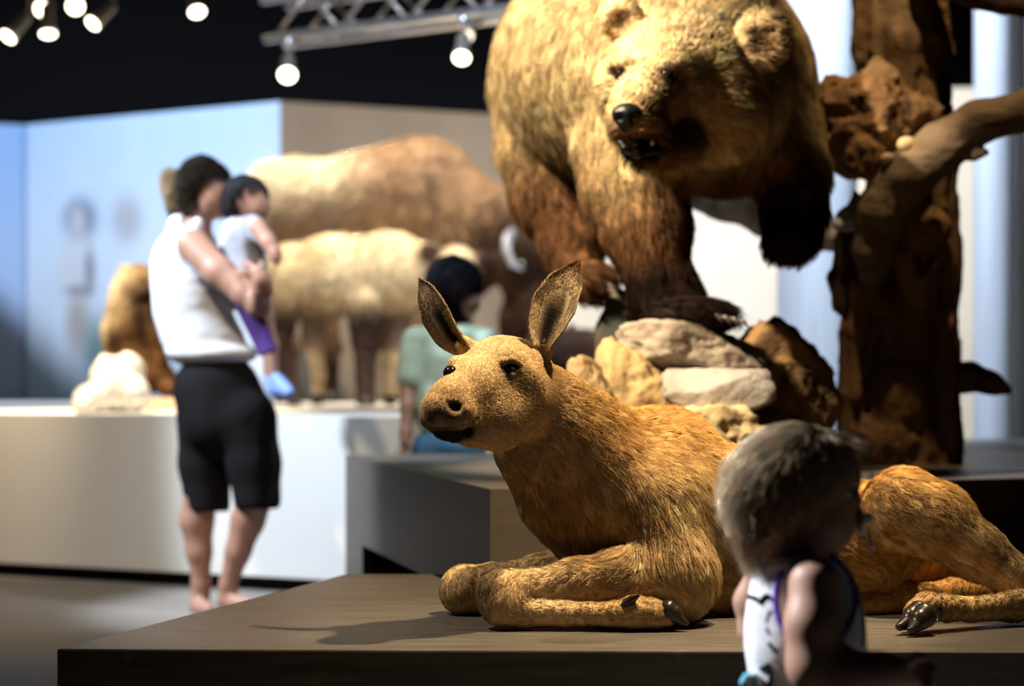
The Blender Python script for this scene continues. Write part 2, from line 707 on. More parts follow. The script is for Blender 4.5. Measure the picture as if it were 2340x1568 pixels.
# dust and scuffs on the plinth top
_nt = M_PLINTH.node_tree
_b = _nt.nodes['Principled BSDF']
_src = _b.inputs['Base Color'].links[0].from_socket
_tc = _nt.nodes.new('ShaderNodeTexCoord')
_mp = _nt.nodes.new('ShaderNodeMapping')
_mp.inputs['Scale'].default_value = (1.0, 2.6, 1.0)
_n1 = _nt.nodes.new('ShaderNodeTexNoise')
_n1.inputs['Scale'].default_value = 11
_n1.inputs['Detail'].default_value = 8
_n1.inputs['Roughness'].default_value = 0.72
_r1 = _nt.nodes.new('ShaderNodeValToRGB')
_r1.color_ramp.elements[0].position = 0.60
_r1.color_ramp.elements[0].color = (0, 0, 0, 1)
_r1.color_ramp.elements[1].position = 0.74
_r1.color_ramp.elements[1].color = (0.55, 0.55, 0.55, 1)
_mx = _nt.nodes.new('ShaderNodeMixRGB')
_mx.inputs[2].default_value = (0.30, 0.27, 0.23, 1)
_nt.links.new(_tc.outputs['Object'], _mp.inputs[0])
_nt.links.new(_mp.outputs[0], _n1.inputs['Vector'])
_nt.links.new(_n1.outputs[0], _r1.inputs[0])
_nt.links.new(_r1.outputs[0], _mx.inputs[0])
_nt.links.new(_src, _mx.inputs[1])
_nt.links.new(_mx.outputs[0], _b.inputs['Base Color'])

Z_P, Z_B, Z_W = 0.35, 0.593, 0.714

f = structure(bm_obj('floor', prism([(-9, -3), (9, -3), (9, 17), (-9, 17)], -0.1, 0.0), M_FLOOR))
f = structure(bm_obj('ceiling', prism([(-9, -3), (9, -3), (9, 17), (-9, 17)], 4.6, 4.7), M_CEIL))
# dark hall beyond the screens
structure(bm_obj('wall_back', prism([(-9, 16.9), (9, 16.9), (9, 17), (-9, 17)], 0, 4.6), M_CEIL))
structure(bm_obj('wall_left', prism([(-9.1, -3), (-9, -3), (-9, 17), (-9.1, 17)], 0, 4.6), M_CEIL))
structure(bm_obj('wall_right', prism([(9, -3), (9.1, -3), (9.1, 17), (9, 17)], 0, 4.6), M_CEIL))

# standing exhibition walls: printed blue wall, tan wall, white wall
cor = A(640, 232, 13.0)
lft = A(60, 285, 14.2)
rgt = A(1250, 268, 13.8)
ZW = float(cor[2])


def wall_panel(name, a, b, z1, mat, th=0.12):
    a, b = np.array(a[:2], float), np.array(b[:2], float)
    n = np.array([-(b - a)[1], (b - a)[0]])
    n = n / np.linalg.norm(n) * th
    if n[1] < 0:
        n = -n
    return structure(bm_obj(name, prism([tuple(a), tuple(b), tuple(b + n), tuple(a + n)], 0, z1), mat))


wall_panel('wall_tan', cor, rgt, ZW, M_TAN)
wr0, wr1 = A(1235, 200, 13.3), A(2560, 200, 12.6)
wall_panel('wall_white', wr0, wr1, float(A(2200, 196, 12.7)[2]), M_SCREEN)


# printed landscape wall: colours are the print itself
def printed_wall(name, a, b, nu, nv, paint):
    a, b = np.array(a[:2]), np.array(b[:2])
    us, vs = np.linspace(0, 1, nu), np.linspace(0, 1, nv)
    UU, VV = np.meshgrid(us, vs, indexing='ij')
    xy = a[None, None] * (1 - UU[..., None]) + b[None, None] * UU[..., None]
    Vt = np.stack([xy[..., 0], xy[..., 1], VV * ZW], -1).reshape(-1, 3)
    i = np.arange(nu * nv).reshape(nu, nv)
    Fq = np.stack([i[:-1, :-1], i[1:, :-1], i[1:, 1:], i[:-1, 1:]], -1).reshape(-1, 4)
    n = np.array([-(b - a)[1], (b - a)[0]])
    n = n / np.linalg.norm(n) * 0.12
    if n[1] < 0:
        n = -n
    Vb = Vt + np.array([n[0], n[1], 0])
    nb = len(Vt)
    ring = np.concatenate([i[:, 0], i[-1, 1:], i[::-1, -1][1:], i[0, ::-1][1:-1]])
    rn = np.roll(ring, -1)
    Fs = np.stack([ring, ring + nb, rn + nb, rn], -1)
    Va = np.concatenate([Vt, Vb])
    Fa = np.concatenate([Fq, (Fq + nb)[:, ::-1], Fs])
    c = paint(UU.ravel(), VV.ravel() * ZW, xy.reshape(-1, 2))
    o = mesh_obj(name, Va, Fa, attr_mat(name + '_print', 0.7, 0.2), col=np.concatenate([c, c]), smooth=False)
    return structure(o)


def paint_landscape(u, z, xy):
    # work in the picture the print shows: a pale blue sky, a faint standing figure, a dark slope
    px = 1170 + FPX * xy[:, 0] / xy[:, 1]
    y = 868 - FPX * (z - CAMH) / xy[:, 1]
    P = np.stack([px / 60, y / 240, 0 * px], -1)
    n = fbm(P, 3, 5)
    c = mixc((0.42, 0.57, 0.80), (0.66, 0.76, 0.90), smoothstep(230, 620, y) * 0.9 + 0.15 * n)
    sof = lambda d: smoothstep(0.7, -0.7, d)

    def e(cx, cy, rx, ry):
        return sof(np.sqrt(((px - cx) / rx) ** 2 + ((y - cy) / ry) ** 2) - 1)
    fig = (0.46, 0.47, 0.52)
    c = mixc(c, (0.14, 0.17, 0.26), 0.9 * e(184, 500, 36, 46))      # hair
    c = mixc(c, (0.60, 0.63, 0.70), 0.8 * e(178, 505, 16, 30))        # face
    c = mixc(c, (0.62, 0.62, 0.66), 0.7 * e(175, 610, 40, 70))        # shirt
    c = mixc(c, (0.24, 0.26, 0.33), 0.9 * e(205, 620, 12, 52))
    c = mixc(c, (0.24, 0.26, 0.33), 0.9 * e(182, 664, 32, 12))
    c = mixc(c, (0.42, 0.36, 0.33), 0.9 * e(178, 740, 26, 66))        # legs
    c = mixc(c, (0.40, 0.42, 0.47), 0.9 * e(290, 500, 34, 52))        # dark sail shape
    slope = y - (640 + 0.9 * px + 18 * n)
    c = mixc(c, (0.045, 0.055, 0.065), 0.93 * smoothstep(-40, 140, slope))
    c = mixc(c, (0.05, 0.16, 0.14), 0.8 * e(225, 810, 34, 80))
    return c


printed_wall('wall_blue', lft, cor, 150, 90, paint_landscape)


def paint_side(u, z, xy):
    px = 1170 + FPX * xy[:, 0] / xy[:, 1]
    y = 868 - FPX * (z - CAMH) / xy[:, 1]
    n = fbm(np.stack([px / 60, y / 200, 0 * px], -1), 3, 9)
    c = mixc((0.22, 0.36, 0.62), (0.34, 0.46, 0.70), smoothstep(250, 620, y) + 0.2 * n)
    c = mixc(c, (0.04, 0.04, 0.045), 0.95 * smoothstep(-30, 100, y - (650 + 0.9 * px)))
    return c


printed_wall('wall_blue_side', (lft[0] - 2.6, lft[1] - 0.9), lft, 60, 60, paint_side)

# plinths
p_fl = (-0.862, 3.73)
p_bl = (-0.437, 5.17)
o = bm_obj('plinth', prism([p_fl, (1.75, 3.66), (1.75, 5.44), (1.38, 5.30), (0.7, 5.02), (-0.058, 4.78), (-0.155, 5.165), p_bl], 0.0, Z_P), M_PLINTH, bevel=0.004)
tag(o, 'low dark grey-brown wooden plinth in front, moose calf lying on it', 'plinth')
# raised block behind, with a cut-out recess in its left face
bk = [(-0.053, 4.8), (0.7, 5.04), (1.38, 5.32), (2.4, 5.75), (2.9, 9.2), (1.99, 8.77), (-0.02, 7.2), (-0.59, 6.98)]
blk = thing('plinth', 'taller grey-brown plinth carrying the bear, rocks and dead tree', 'plinth', (0.9, 6.6, 0))


def block_mesh():
    bm = bmesh.new()
    n = len(bk)
    b = [bm.verts.new((x, y, 0)) for x, y in bk]
    t = [bm.verts.new((x, y, Z_B)) for x, y in bk]
    bm.faces.new(t)
    bm.faces.new(b[::-1])
    for i in range(n - 1):
        bm.faces.new((b[i], b[i + 1], t[i + 1], t[i]))
    # left face (from back-left to front-left) with a low recessed opening
    a0, a1 = np.array(bk[-1]), np.array(bk[0])

    def pt(s, z):
        q = a0 * (1 - s) + a1 * s
        return bm.verts.new((q[0], q[1], z))
    T0, T1, T2, T3 = pt(0.16, 0.303), pt(0.85, 0.303), pt(0.85, 0.05), pt(0.16, 0.05)
    bm.faces.new((t[-1], t[0], T1, T0))
    bm.faces.new((t[0], b[0], T2, T1))
    bm.faces.new((b[0], b[-1], T3, T2))
    bm.faces.new((b[-1], t[-1], T0, T3))
    dn = np.array([0.35, 0.1])
    R = [bm.verts.new((v.co.x + dn[0], v.co.y + dn[1], v.co.z)) for v in (T0, T1, T2, T3)]
    q = [T0, T1, T2, T3]
    for i in range(4):
        f_ = bm.faces.new((q[i], q[(i + 1) % 4], R[(i + 1) % 4], R[i]))
        f_.material_index = 1
    f_ = bm.faces.new(R)
    f_.material_index = 1
    bmesh.ops.recalc_face_normals(bm, faces=bm.faces)
    return bm


bo = bm_obj('body', block_mesh(), M_BLOCK, blk)
bo.data.materials.append(M_GAP)

wl, wf = np.array([-2.23, 8.59]), np.array([-0.83, 7.9])
dirw = (wf - wl) / np.linalg.norm(wf - wl)
w_a = wl - dirw * 1.6
w_b = wl + dirw * 2.55
wp = thing('plinth', 'long white plinth at the back with the bison and small mounts on top', 'plinth', (-1.5, 9.5, 0))
nb = np.array([0.45, 1.0])
out_poly = [tuple(w_a), tuple(w_b), (0.60, 9.6), (0.60, 12.9), (-1.6, 12.8), (-3.9, 13.3)]
bm_obj('body', prism(out_poly, 0.06, Z_W), M_WHITE, wp, bevel=0.004)
cx, cy = np.mean([p[0] for p in out_poly]), np.mean([p[1] for p in out_poly])
bm_obj('base', prism([(x + (cx - x) * 0.03, y + (cy - y) * 0.03) for x, y in out_poly], 0.0, 0.06), M_GAP, wp)


# pale columns standing behind the tall plinth
def column(px, d, rpx, label, seed):
    s = d / FPX
    c = A(px, 868, d)
    r = rpx * s
    zs = np.linspace(0, 4.6, 60)
    th = np.linspace(0, 2 * math.pi, 48, endpoint=False)
    ZZ, TT = np.meshgrid(zs, th, indexing='ij')
    Q = np.stack([np.cos(TT) * 2.2, np.sin(TT) * 2.2, ZZ * 0.7], -1)
    rr = r * (1 + 0.05 * fbm(Q, 3, seed) + 0.03 * np.sin(ZZ * 1.3 + seed))
    V = np.stack([c[0] + rr * np.cos(TT), c[1] + rr * np.sin(TT), ZZ], -1).reshape(-1, 3)
    i = np.arange(60 * 48).reshape(60, 48)
    j = np.roll(i, -1, axis=1)
    F = np.stack([i[:-1], j[:-1], j[1:], i[1:]], -1).reshape(-1, 4)
    F = [tuple(x) for x in F] + [tuple(i[0][::-1]), tuple(i[-1])]
    o = mesh_obj('column', V, F, M_COLUMN)
    tag(o, label, 'column', 'pale columns at the back')


column(1868, 9.3, 92, 'pale blue-white column between the bear and the dead tree', 3)
column(2268, 9.3, 42, 'slim pale blue-white column just right of the dead tree trunk', 7)
column(2352, 9.5, 44, 'pale blue-white column cut by the right edge of the photo', 11)


# lighting truss and lamps
def lerp(a, b, t):
    return np.asarray(a) * (1 - t) + np.asarray(b) * t


tr_a, tr_b = np.array([-1.19, 9.5]), np.array([0.85, 8.15])
zb = 2.507
dt = (tr_b - tr_a) / np.linalg.norm(tr_b - tr_a)
nt_ = np.array([-dt[1], dt[0]])
ts = thing('lighting_truss', 'silver aluminium lattice truss hung under the black ceiling', 'truss', (float(tr_a[0]), float(tr_a[1]), zb))
S = 0.19
LT = np.linalg.norm(tr_b - tr_a)


def tp(s, o, z):
    q = tr_a + dt * s + nt_ * o
    return np.array([q[0], q[1], zb + z])


for o_, z_, s0 in ((0, 0, 0), (0, S, -0.02), (S, 0, 0.0), (S, S, -0.02)):
    tube_obj('chord', [tp(s0, o_, z_), tp(LT * 0.5, o_, z_), tp(LT, o_, z_)], [0.024] * 3, M_ALU, ts, 14)
step = 0.2
nbr = int(LT / step)
for k in range(nbr):
    s = 0.06 + k * step
    zz = (0, S) if k % 2 == 0 else (S, 0)
    for o_ in (0, S):
        a, b = tp(s, o_, zz[0]), tp(s + step, o_, zz[1])
        tube_obj('brace', [a, lerp(a, b, .5), b], [0.010] * 3, M_BRACE, ts, 8)
    for z_ in (0, S):
        oo = (0, S) if k % 2 == 0 else (S, 0)
        a, b = tp(s, oo[0], z_), tp(s + step, oo[1], z_)
        tube_obj('brace', [a, lerp(a, b, .5), b], [0.010] * 3, M_BRACE, ts, 8)
for s in (0.25, LT - 0.2):
    a = tp(s, S / 2, S)
    b = a.copy()
    b[2] = 4.6
    tube_obj('hanger', [a, lerp(a, b, .5), b], [0.006] * 3, M_BLACK, ts, 8)


def emis(name, rgb, strength):
    m, nt, b = new_mat(name)
    b.inputs['Base Color'].default_value = (0, 0, 0, 1)
    b.inputs['Emission Color'].default_value = (*rgb, 1)
    b.inputs['Emission Strength'].default_value = strength
    return m


M_LENS = emis('warm_lamp_lens', (1.0, 0.86, 0.62), 9.0)
M_LENSD = emis('dim_lamp_lens', (1.0, 0.84, 0.6), 2.6)


def lamp(px, py, d, top_z, label, rpx=17, aim=(-0.1, -0.5, -0.85), lens=None, blen=0.16):
    """spotlight: clamp, stem, housing, glowing lens"""
    c = A(px, py, d)
    r = rpx * d / FPX
    ax = np.array(aim, float)
    ax /= np.linalg.norm(ax)
    t = thing('spotlight', label, 'lamp', c, 'spotlights under the ceiling')
    back = c - ax * blen
    hs = tube_obj('housing', [c + ax * 0.004, c - ax * 0.02, c - ax * 0.03, back + ax * 0.02, back], [r * 1.08, r * 1.08, r * 0.9, r * 0.8, r * 0.45], M_LAMPBODY, t, 20)
    a = c + ax * 0.006
    tube_obj('lens', [a, a + ax * 0.003, a + ax * 0.006], [r, r * 0.98, r * 0.9], lens or M_LENS, hs, 20)
    h = back - ax * 0.01
    top = np.array([h[0], h[1], top_z])
    knee = np.array([h[0], h[1], h[2] + 0.05])
    st_ = tube_obj('stem', [h + ax * 0.03, knee, lerp(knee, top, .5), top], [0.009] * 4, M_LAMPBODY, t, 10)
    tube_obj('clamp', [top - np.array([0, 0, 0.03]), top, top + np.array([0, 0, 0.03])], [0.026, 0.03, 0.026], M_ALU, st_, 14)


lamp(657, 170, 9.29, zb - 0.03, 'glowing spotlight hanging from the left end of the silver truss', 20, (0.05, -0.75, -0.6))
lamp(1055, 130, 8.74, zb - 0.03, 'glowing spotlight hanging from the middle of the silver truss beside the bear', 19, (-0.05, -0.65, -0.7))
lamp(1068, 82, 8.98, zb - 0.02, 'smaller paler spotlight just above and behind the one beside the bear', 14, (0.0, -0.9, -0.3), M_LENSD, 0.1)
lamp(20, 82, 9.6, 3.1, 'leftmost ceiling spotlight, cut by the left edge of the photo', 18, (-0.45, -0.45, -0.7))
lamp(110, 75, 9.6, 3.1, 'ceiling spotlight pointing straight down, lower lamp of the left cluster', 18, (0.1, -0.3, -0.9))
lamp(98, 20, 10.4, 3.3, 'ceiling spotlight high in the left cluster, above the straight-down lamp', 18, (0, -0.9, -0.3))
lamp(172, 14, 10.2, 3.3, 'ceiling spotlight in the left cluster at the top edge of the photo', 18, (0.2, -0.9, -0.3))
lamp(214, 52, 9.6, 3.1, 'tilted ceiling spotlight at the right end of the left cluster', 17, (-0.5, -0.5, -0.65))
lamp(450, 25, 9.6, 3.1, 'single ceiling spotlight between the left cluster and the silver truss', 18, (0.25, -0.5, -0.75))
rail = thing('lamp_rail', 'dark ceiling rail carrying the cluster of spotlights at top left', 'rail', (-2.0, 9.7, 3.1))
tube_obj('rail', [np.array([-3.2, 9.72, 3.13]), np.array([-2.2, 9.72, 3.13]), np.array([-1.3, 9.72, 3.13])], [0.02] * 3, M_BLACK, rail, 8)
tube_obj('rail', [np.array([-3.2, 10.4, 3.33]), np.array([-2.4, 10.4, 3.33]), np.array([-1.6, 10.4, 3.33])], [0.02] * 3, M_BLACK, rail, 8)
for x_, y_, z_ in ((-3.0, 9.72, 3.13), (-1.5, 9.72, 3.13), (-3.0, 10.4, 3.33), (-1.8, 10.4, 3.33)):
    tube_obj('hanger', [np.array([x_, y_, z_]), np.array([x_, y_, 4.0]), np.array([x_, y_, 4.6])], [0.006] * 3, M_BLACK, rail, 6)

# ----------------------------------------------------------------------------- moose calf
def leaf_ear(mid, half, cup, fac, th=0.004, nu=24, nv=15, curl=0.0):
    """cupped ear: mid = list of 3D midrib points, half = half widths (m), cup depth (m), fac = facing direction"""
    mid = np.asarray(mid, float)
    t = np.linspace(0, 1, len(mid))
    u = np.linspace(0, 1, nu)
    M = np.stack([np.interp(u, t, mid[:, i]) for i in range(3)], -1)
    for _ in range(3):
        M[1:-1] = (M[:-2] + 2 * M[1:-1] + M[2:]) / 4
    hw = np.interp(u, np.linspace(0, 1, len(half)), half)
    cp = np.interp(u, np.linspace(0, 1, len(cup)), cup)
    T = np.gradient(M, axis=0)
    T /= np.linalg.norm(T, axis=1)[:, None]
    fac = np.asarray(fac, float)
    fac = fac / np.linalg.norm(fac)
    side = np.cross(T, fac)
    side /= np.linalg.norm(side, axis=1)[:, None]
    nrm = np.cross(side, T)
    v = np.linspace(-1, 1, nv)
    G = (M[:, None] + (hw[:, None] * np.sin(v * 1.25)[None] / math.sin(1.25))[..., None] * side[:, None]
         + (cp[:, None] * (1 - np.cos(v * 1.45))[None])[..., None] * nrm[:, None])
    Gb = G - nrm[:, None] * th - 0.0
    V = np.concatenate([G.reshape(-1, 3), Gb.reshape(-1, 3)])
    i = np.arange(nu * nv).reshape(nu, nv)
    Fq = np.stack([i[:-1, :-1], i[1:, :-1], i[1:, 1:], i[:-1, 1:]], -1).reshape(-1, 4)
    n0 = nu * nv
    ring = np.concatenate([i[:, 0], i[-1, 1:], i[::-1, -1][1:], i[0, ::-1][1:-1]])
    rn = np.roll(ring, -1)
    Fs = np.stack([ring, ring + n0, rn + n0, rn], -1)
    F = np.concatenate([Fq[:, ::-1], Fq + n0, Fs[:, ::-1]])
    fn, _ = face_normals(V, F[:len(Fq)])
    if (fn.mean(0) @ fac) < 0:
        F = F[:, ::-1]
    return V, F


calf = thing('moose_calf', 'tan moose calf mount lying with folded legs on the low front plinth', 'moose', (0.5, 4.3, Z_P))


def build_calf():
    f = Field()
    # trunk
    f.ellp(1490, 1195, 4.32, (185, 165, 245), .06)
    f.ellp(1660, 1225, 4.37, (230, 165, 205), .08)
    f.ellp(1880, 1250, 4.42, (230, 160, 160), .08)
    f.ellp(2060, 1215, 4.52, (140, 115, 125), .06)
    f.ellp(2140, 1225, 4.58, (98, 110, 120), .05)
    f.ellp(1525, 1010, 4.36, (90, 60, 72), .06)
    # neck
    f.chain([(1195, 905, 4.08, 92), (1265, 1000, 4.15, 112), (1350, 1100, 4.22, 138), (1440, 1180, 4.28, 165)], .05)
    f.chain([(1260, 900, 4.12, 45), (1340, 965, 4.2, 55), (1440, 1010, 4.3, 62)], .05)
    f.chain([(1180, 1040, 4.1, 42), (1260, 1140, 4.17, 55), (1345, 1240, 4.22, 62)], .05)
    # shoulder and near foreleg
    f.ellp(1500, 1180, 4.20, (125, 70, 150), .05)
    f.chain([(1500, 1160, 4.16, 95), (1530, 1300, 4.12, 95)], .05)
    f.chain([(1540, 1320, 4.10, 95), (1430, 1335, 4.08, 76), (1320, 1338, 4.06, 52), (1200, 1345, 4.05, 42)], .03)
    f.chain([(1205, 1345, 4.05, 42), (1148, 1358, 4.035, 54), (1150, 1375, 4.03, 54)], .02)
    f.chain([(1150, 1382, 4.02, 47), (1195, 1400, 4.02, 33), (1290, 1403, 4.01, 27), (1400, 1404, 4.00, 26), (1448, 1400, 4.00, 34), (1490, 1403, 4.00, 31), (1522, 1405, 4.00, 27)], .012)
    # far foreleg
    f.chain([(1330, 1290, 4.33, 55), (1230, 1305, 4.32, 32), (1130, 1330, 4.30, 38), (1062, 1345, 4.29, 48), (1060, 1352, 4.28, 48), (1120, 1375, 4.28, 28), (1250, 1380, 4.28, 22)], .02)
    # near hind leg: stifle, shank, hock, cannon
    f.chain([(1990, 1205, 4.42, 80), (2065, 1165, 4.27, 86), (2140, 1192, 4.24, 80), (2235, 1262, 4.20, 57), (2320, 1322, 4.17, 44), (2385, 1372, 4.15, 36)], .03)
    f.chain([(2385, 1372, 4.15, 36), (2320, 1385, 4.10, 33), (2220, 1393, 4.04, 26), (2160, 1390, 4.00, 28), (2120, 1388, 3.98, 33), (2095, 1400, 3.965, 29)], .012)
    # far hind leg along the floor
    f.chain([(2265, 1355, 4.42, 20), (2180, 1358, 4.38, 33), (2080, 1370, 4.34, 30), (2000, 1384, 4.30, 22), (1900, 1392, 4.26, 21), (1800, 1396, 4.24, 22)], .02)
    f.chain([(2225, 1260, 4.62, 20), (2235, 1310, 4.60, 14)], .02)
    # head
    f.ellp(1148, 848, 4.04, (92, 95, 80), .03)
    f.ellp(1205, 850, 4.06, (45, 60, 60), .03)
    f.chain([(1120, 862, 3.98, 72), (1075, 895, 3.93, 60), (1030, 925, 3.88, 50), (1008, 942, 3.86, 43)], .03)
    f.ellp(1002, 945, 3.845, (38, 34, 32), .02)
    f.ellp(1050, 945, 3.845, (34, 24, 30), .02)
    f.ellp(988, 962, 3.84, (22, 22, 16), .012)
    f.chain([(1180, 915, 4.00, 84), (1130, 955, 3.95, 62), (1075, 968, 3.90, 36)], .03)
    f.chain([(1150, 985, 3.97, 42), (1080, 990, 3.91, 26), (1035, 986, 3.875, 18), (1010, 984, 3.868, 16)], .02)
    f.ellp(1045, 845, 3.985, (24, 26, 30), .02)
    f.ellp(1160, 822, 3.97, (42, 26, 22), .02)
    f.ellp(1190, 865, 3.96, (40, 25, 30), .03)
    return f


mf = build_calf()
d_eye = mf.hit(1166, 838, 3.6, 4.2)
d_nos = mf.hit(1039, 933, 3.6, 4.2)
# eye opening, lids, nostril, mouth line
mf.ellp(1166, 838, d_eye + 0.004, (25, 16, 13.5), .006, op='sub')
mf.chain([(1138, 843, d_eye + 0.004, 4), (1152, 827, d_eye - 0.003, 6), (1170, 823, d_eye - 0.003, 6.5), (1187, 832, d_eye + 0.002, 5)], .008)
mf.chain([(1144, 850, d_eye + 0.002, 3.5), (1166, 856, d_eye - 0.002, 4), (1188, 846, d_eye + 0.002, 3.5)], .008)
Rn = Matrix.Rotation(math.radians(32), 3, 'Y')
mf.ellp(1042, 934, d_nos - 0.002, (24, 26, 10), .008, R=Rn, op='sub')
mf.chain([(1018, 950, d_nos + 0.008, 7), (1040, 954, d_nos + 0.002, 7), (1064, 938, d_nos + 0.004, 7)], .012)
mpts = [(978, 974), (1000, 979), (1020, 979), (1040, 977), (1060, 972), (1076, 965), (1090, 956)]
md = []
for x_, y_ in mpts:
    h_ = mf.hit(x_, y_, 3.6, 4.3)
    md.append((x_, y_, (h_ or 3.84) - 0.001, 4.6))
mf.chain(md, .005, op='sub')

head_c = A(1130, 890, 3.97)
seam_p, seam_n = A(1235, 950, 4.10), np.array([-0.75, -0.25, 0.25])
seam_n = seam_n / np.linalg.norm(seam_n)
head_side = lambda P, e=0.0: ((P - seam_p) @ seam_n > -e) & (np.abs(P - head_c).max(1) < 0.30)
V1, F1 = mf.mesh(0.0028, head_c - 0.32, head_c + 0.32, keep=lambda P: head_side(P, 0.007))
V2, F2 = mf.mesh(0.006, keep=lambda P: ~head_side(P))
V2 = relax(V2, F2, 1, 0.4)
V2[:, 2] = np.maximum(V2[:, 2], Z_P + 0.0015)

# ears
earA = leaf_ear([A(1062, 800, 4.03), A(1030, 765, 4.02), A(1002, 715, 4.02), A(978, 670, 4.03), A(958, 640, 4.05)],
                [0.016, 0.029, 0.033, 0.022, 0.001], [0.016, 0.026, 0.024, 0.012, 0.0], (-0.55, -0.8, 0.15))
earB = leaf_ear([A(1238, 800, 4.02), A(1247, 760, 4.03), A(1266, 705, 4.04), A(1292, 650, 4.05), A(1322, 598, 4.07)],
                [0.018, 0.036, 0.046, 0.036, 0.002], [0.020, 0.034, 0.034, 0.018, 0.0], (-0.12, -0.99, 0.1))
stubs = Field()
stubs.chain([(1085, 815, 4.04, 32), (1058, 790, 4.035, 22)], .02).chain([(1222, 820, 4.05, 34), (1242, 790, 4.045, 24)], .02)
V3, F3 = stubs.mesh(0.004)

CALF_TAN = np.array((0.64, 0.44, 0.23))
CALF_ORG = np.array((0.64, 0.34, 0.10))
CALF_DRK = np.array((0.22, 0.11, 0.04))
CALF_PALE = np.array((0.78, 0.62, 0.38))


def calf_color(P, rng=None):
    n1 = fbm(P * 9, 3, 3)
    n2 = fbm(P * np.array([30, 30, 30]), 2, 8)
    c = np.tile(CALF_TAN, (len(P), 1))
    # orange saddle along the back and rump, darker flank and brisket
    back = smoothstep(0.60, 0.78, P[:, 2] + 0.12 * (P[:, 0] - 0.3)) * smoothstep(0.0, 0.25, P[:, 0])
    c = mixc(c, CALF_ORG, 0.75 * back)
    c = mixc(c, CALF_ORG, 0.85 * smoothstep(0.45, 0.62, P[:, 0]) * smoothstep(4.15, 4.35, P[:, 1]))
    c = mixc(c, CALF_DRK, 0.75 * near(P, 1250, 1150, 4.12, 130))  # brown neck patch, with shade below the head mixed into its colour
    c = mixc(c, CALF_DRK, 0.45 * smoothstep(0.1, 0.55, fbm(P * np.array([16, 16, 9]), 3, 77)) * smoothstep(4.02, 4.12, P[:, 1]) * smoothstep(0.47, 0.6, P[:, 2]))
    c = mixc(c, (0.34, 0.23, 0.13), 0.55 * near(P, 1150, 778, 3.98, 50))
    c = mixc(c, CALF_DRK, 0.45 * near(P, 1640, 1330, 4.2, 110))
    c = mixc(c, CALF_PALE, 0.5 * near(P, 1190, 1180, 4.18, 60))  # pale neck fringe, with rim light from the left put into its colour
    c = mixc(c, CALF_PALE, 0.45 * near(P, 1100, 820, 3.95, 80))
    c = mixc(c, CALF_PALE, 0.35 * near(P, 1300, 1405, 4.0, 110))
    # knees, fetlocks and inner forearm
    c = mixc(c, (0.11, 0.065, 0.04), 0.9 * near(P, 1108, 1355, 4.0, 46))
    c = mixc(c, (0.20, 0.10, 0.04), 0.45 * near(P, 1490, 1405, 3.98, 60))
    c = mixc(c, (0.36, 0.18, 0.06), 0.6 * near(P, 1350, 1365, 4.03, 70))
    c = mixc(c, (0.30, 0.14, 0.05), 0.6 * near(P, 2130, 1395, 3.97, 70))
    # muzzle, lips, eyelids
    c = mixc(c, (0.17, 0.115, 0.075), 0.85 * near(P, 1005, 955, 3.82, 46))
    c = mixc(c, (0.17, 0.115, 0.075), 0.6 * near(P, 1045, 940, 3.82, 40))
    c = mixc(c, (0.30, 0.20, 0.12), 0.5 * near(P, 1025, 905, 3.84, 45))
    for x_, y_, d_, r_ in ((996, 988, 3.85, 17), (1016, 993, 3.855, 19), (1040, 994, 3.86, 20), (1064, 984, 3.87, 17), (1080, 970, 3.88, 9)):
        c = mixc(c, (0.012, 0.008, 0.006), np.clip(2.2 * near(P, x_, y_, d_, r_), 0, 1))
    c = mixc(c, (0.16, 0.13, 0.11), 0.7 * near(P, 985, 966, 3.83, 16))
    c = mixc(c, (0.30, 0.22, 0.16), 0.6 * near(P, 1035, 962, 3.83, 18))
    c = mixc(c, (0.02, 0.012, 0.008), np.clip(1.6 * near(P, 1042, 936, d_nos + 0.008, 15), 0, 1))
    c = mixc(c, (0.05, 0.028, 0.015), np.clip(1.0 * near(P, 1166, 838, d_eye, 25), 0, 1))
    c = c * (1 + 0.20 * n1 + 0.18 * n2)[:, None]
    if rng is not None:
        c = c * rng.lognormal(0, 0.22, len(P))[:, None]
    return np.clip(c, 0.004, 0.9)


def ear_col(V, half):
    n = len(V) // 2
    c = calf_color(V)
    u = np.repeat(np.linspace(0, 1, 24), 15)
    v = np.abs(np.tile(np.linspace(-1, 1, 15), 24))
    inner = mixc((0.58, 0.45, 0.30), (0.010, 0.006, 0.004), smoothstep(0.72, 0.1, v) * smoothstep(0.85, 0.45, u))
    inner = mixc(inner, (0.07, 0.035, 0.015), smoothstep(0.78, 0.97, u) + 0.8 * smoothstep(0.88, 1.0, v) * smoothstep(0.45, 0.8, u))
    inner = inner * (1 + 0.75 * fbm(V[:n] * np.array([150, 150, 45]), 2, 4))[:, None]
    c[:n] = np.clip(inner, 0.004, 0.9)
    return c


VB, FB = join((V1, F1), (V2, F2), (V3, F3), earA, earB)
cB = np.concatenate([calf_color(V1), calf_color(V2), calf_color(V3), ear_col(earA[0], 1), ear_col(earB[0], 1)])
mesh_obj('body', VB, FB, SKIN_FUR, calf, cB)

s_ = d_eye / FPX
ball_obj('eye', A(1166, 838, d_eye + 0.0125), [0.0205, 0.0195, 0.0165], EYE, calf)
d_e2 = mf.hit(1028, 853, 3.6, 4.3) or 3.99
ball_obj('eye', A(1030, 853, d_e2 + 0.010), 0.0155, EYE, calf)


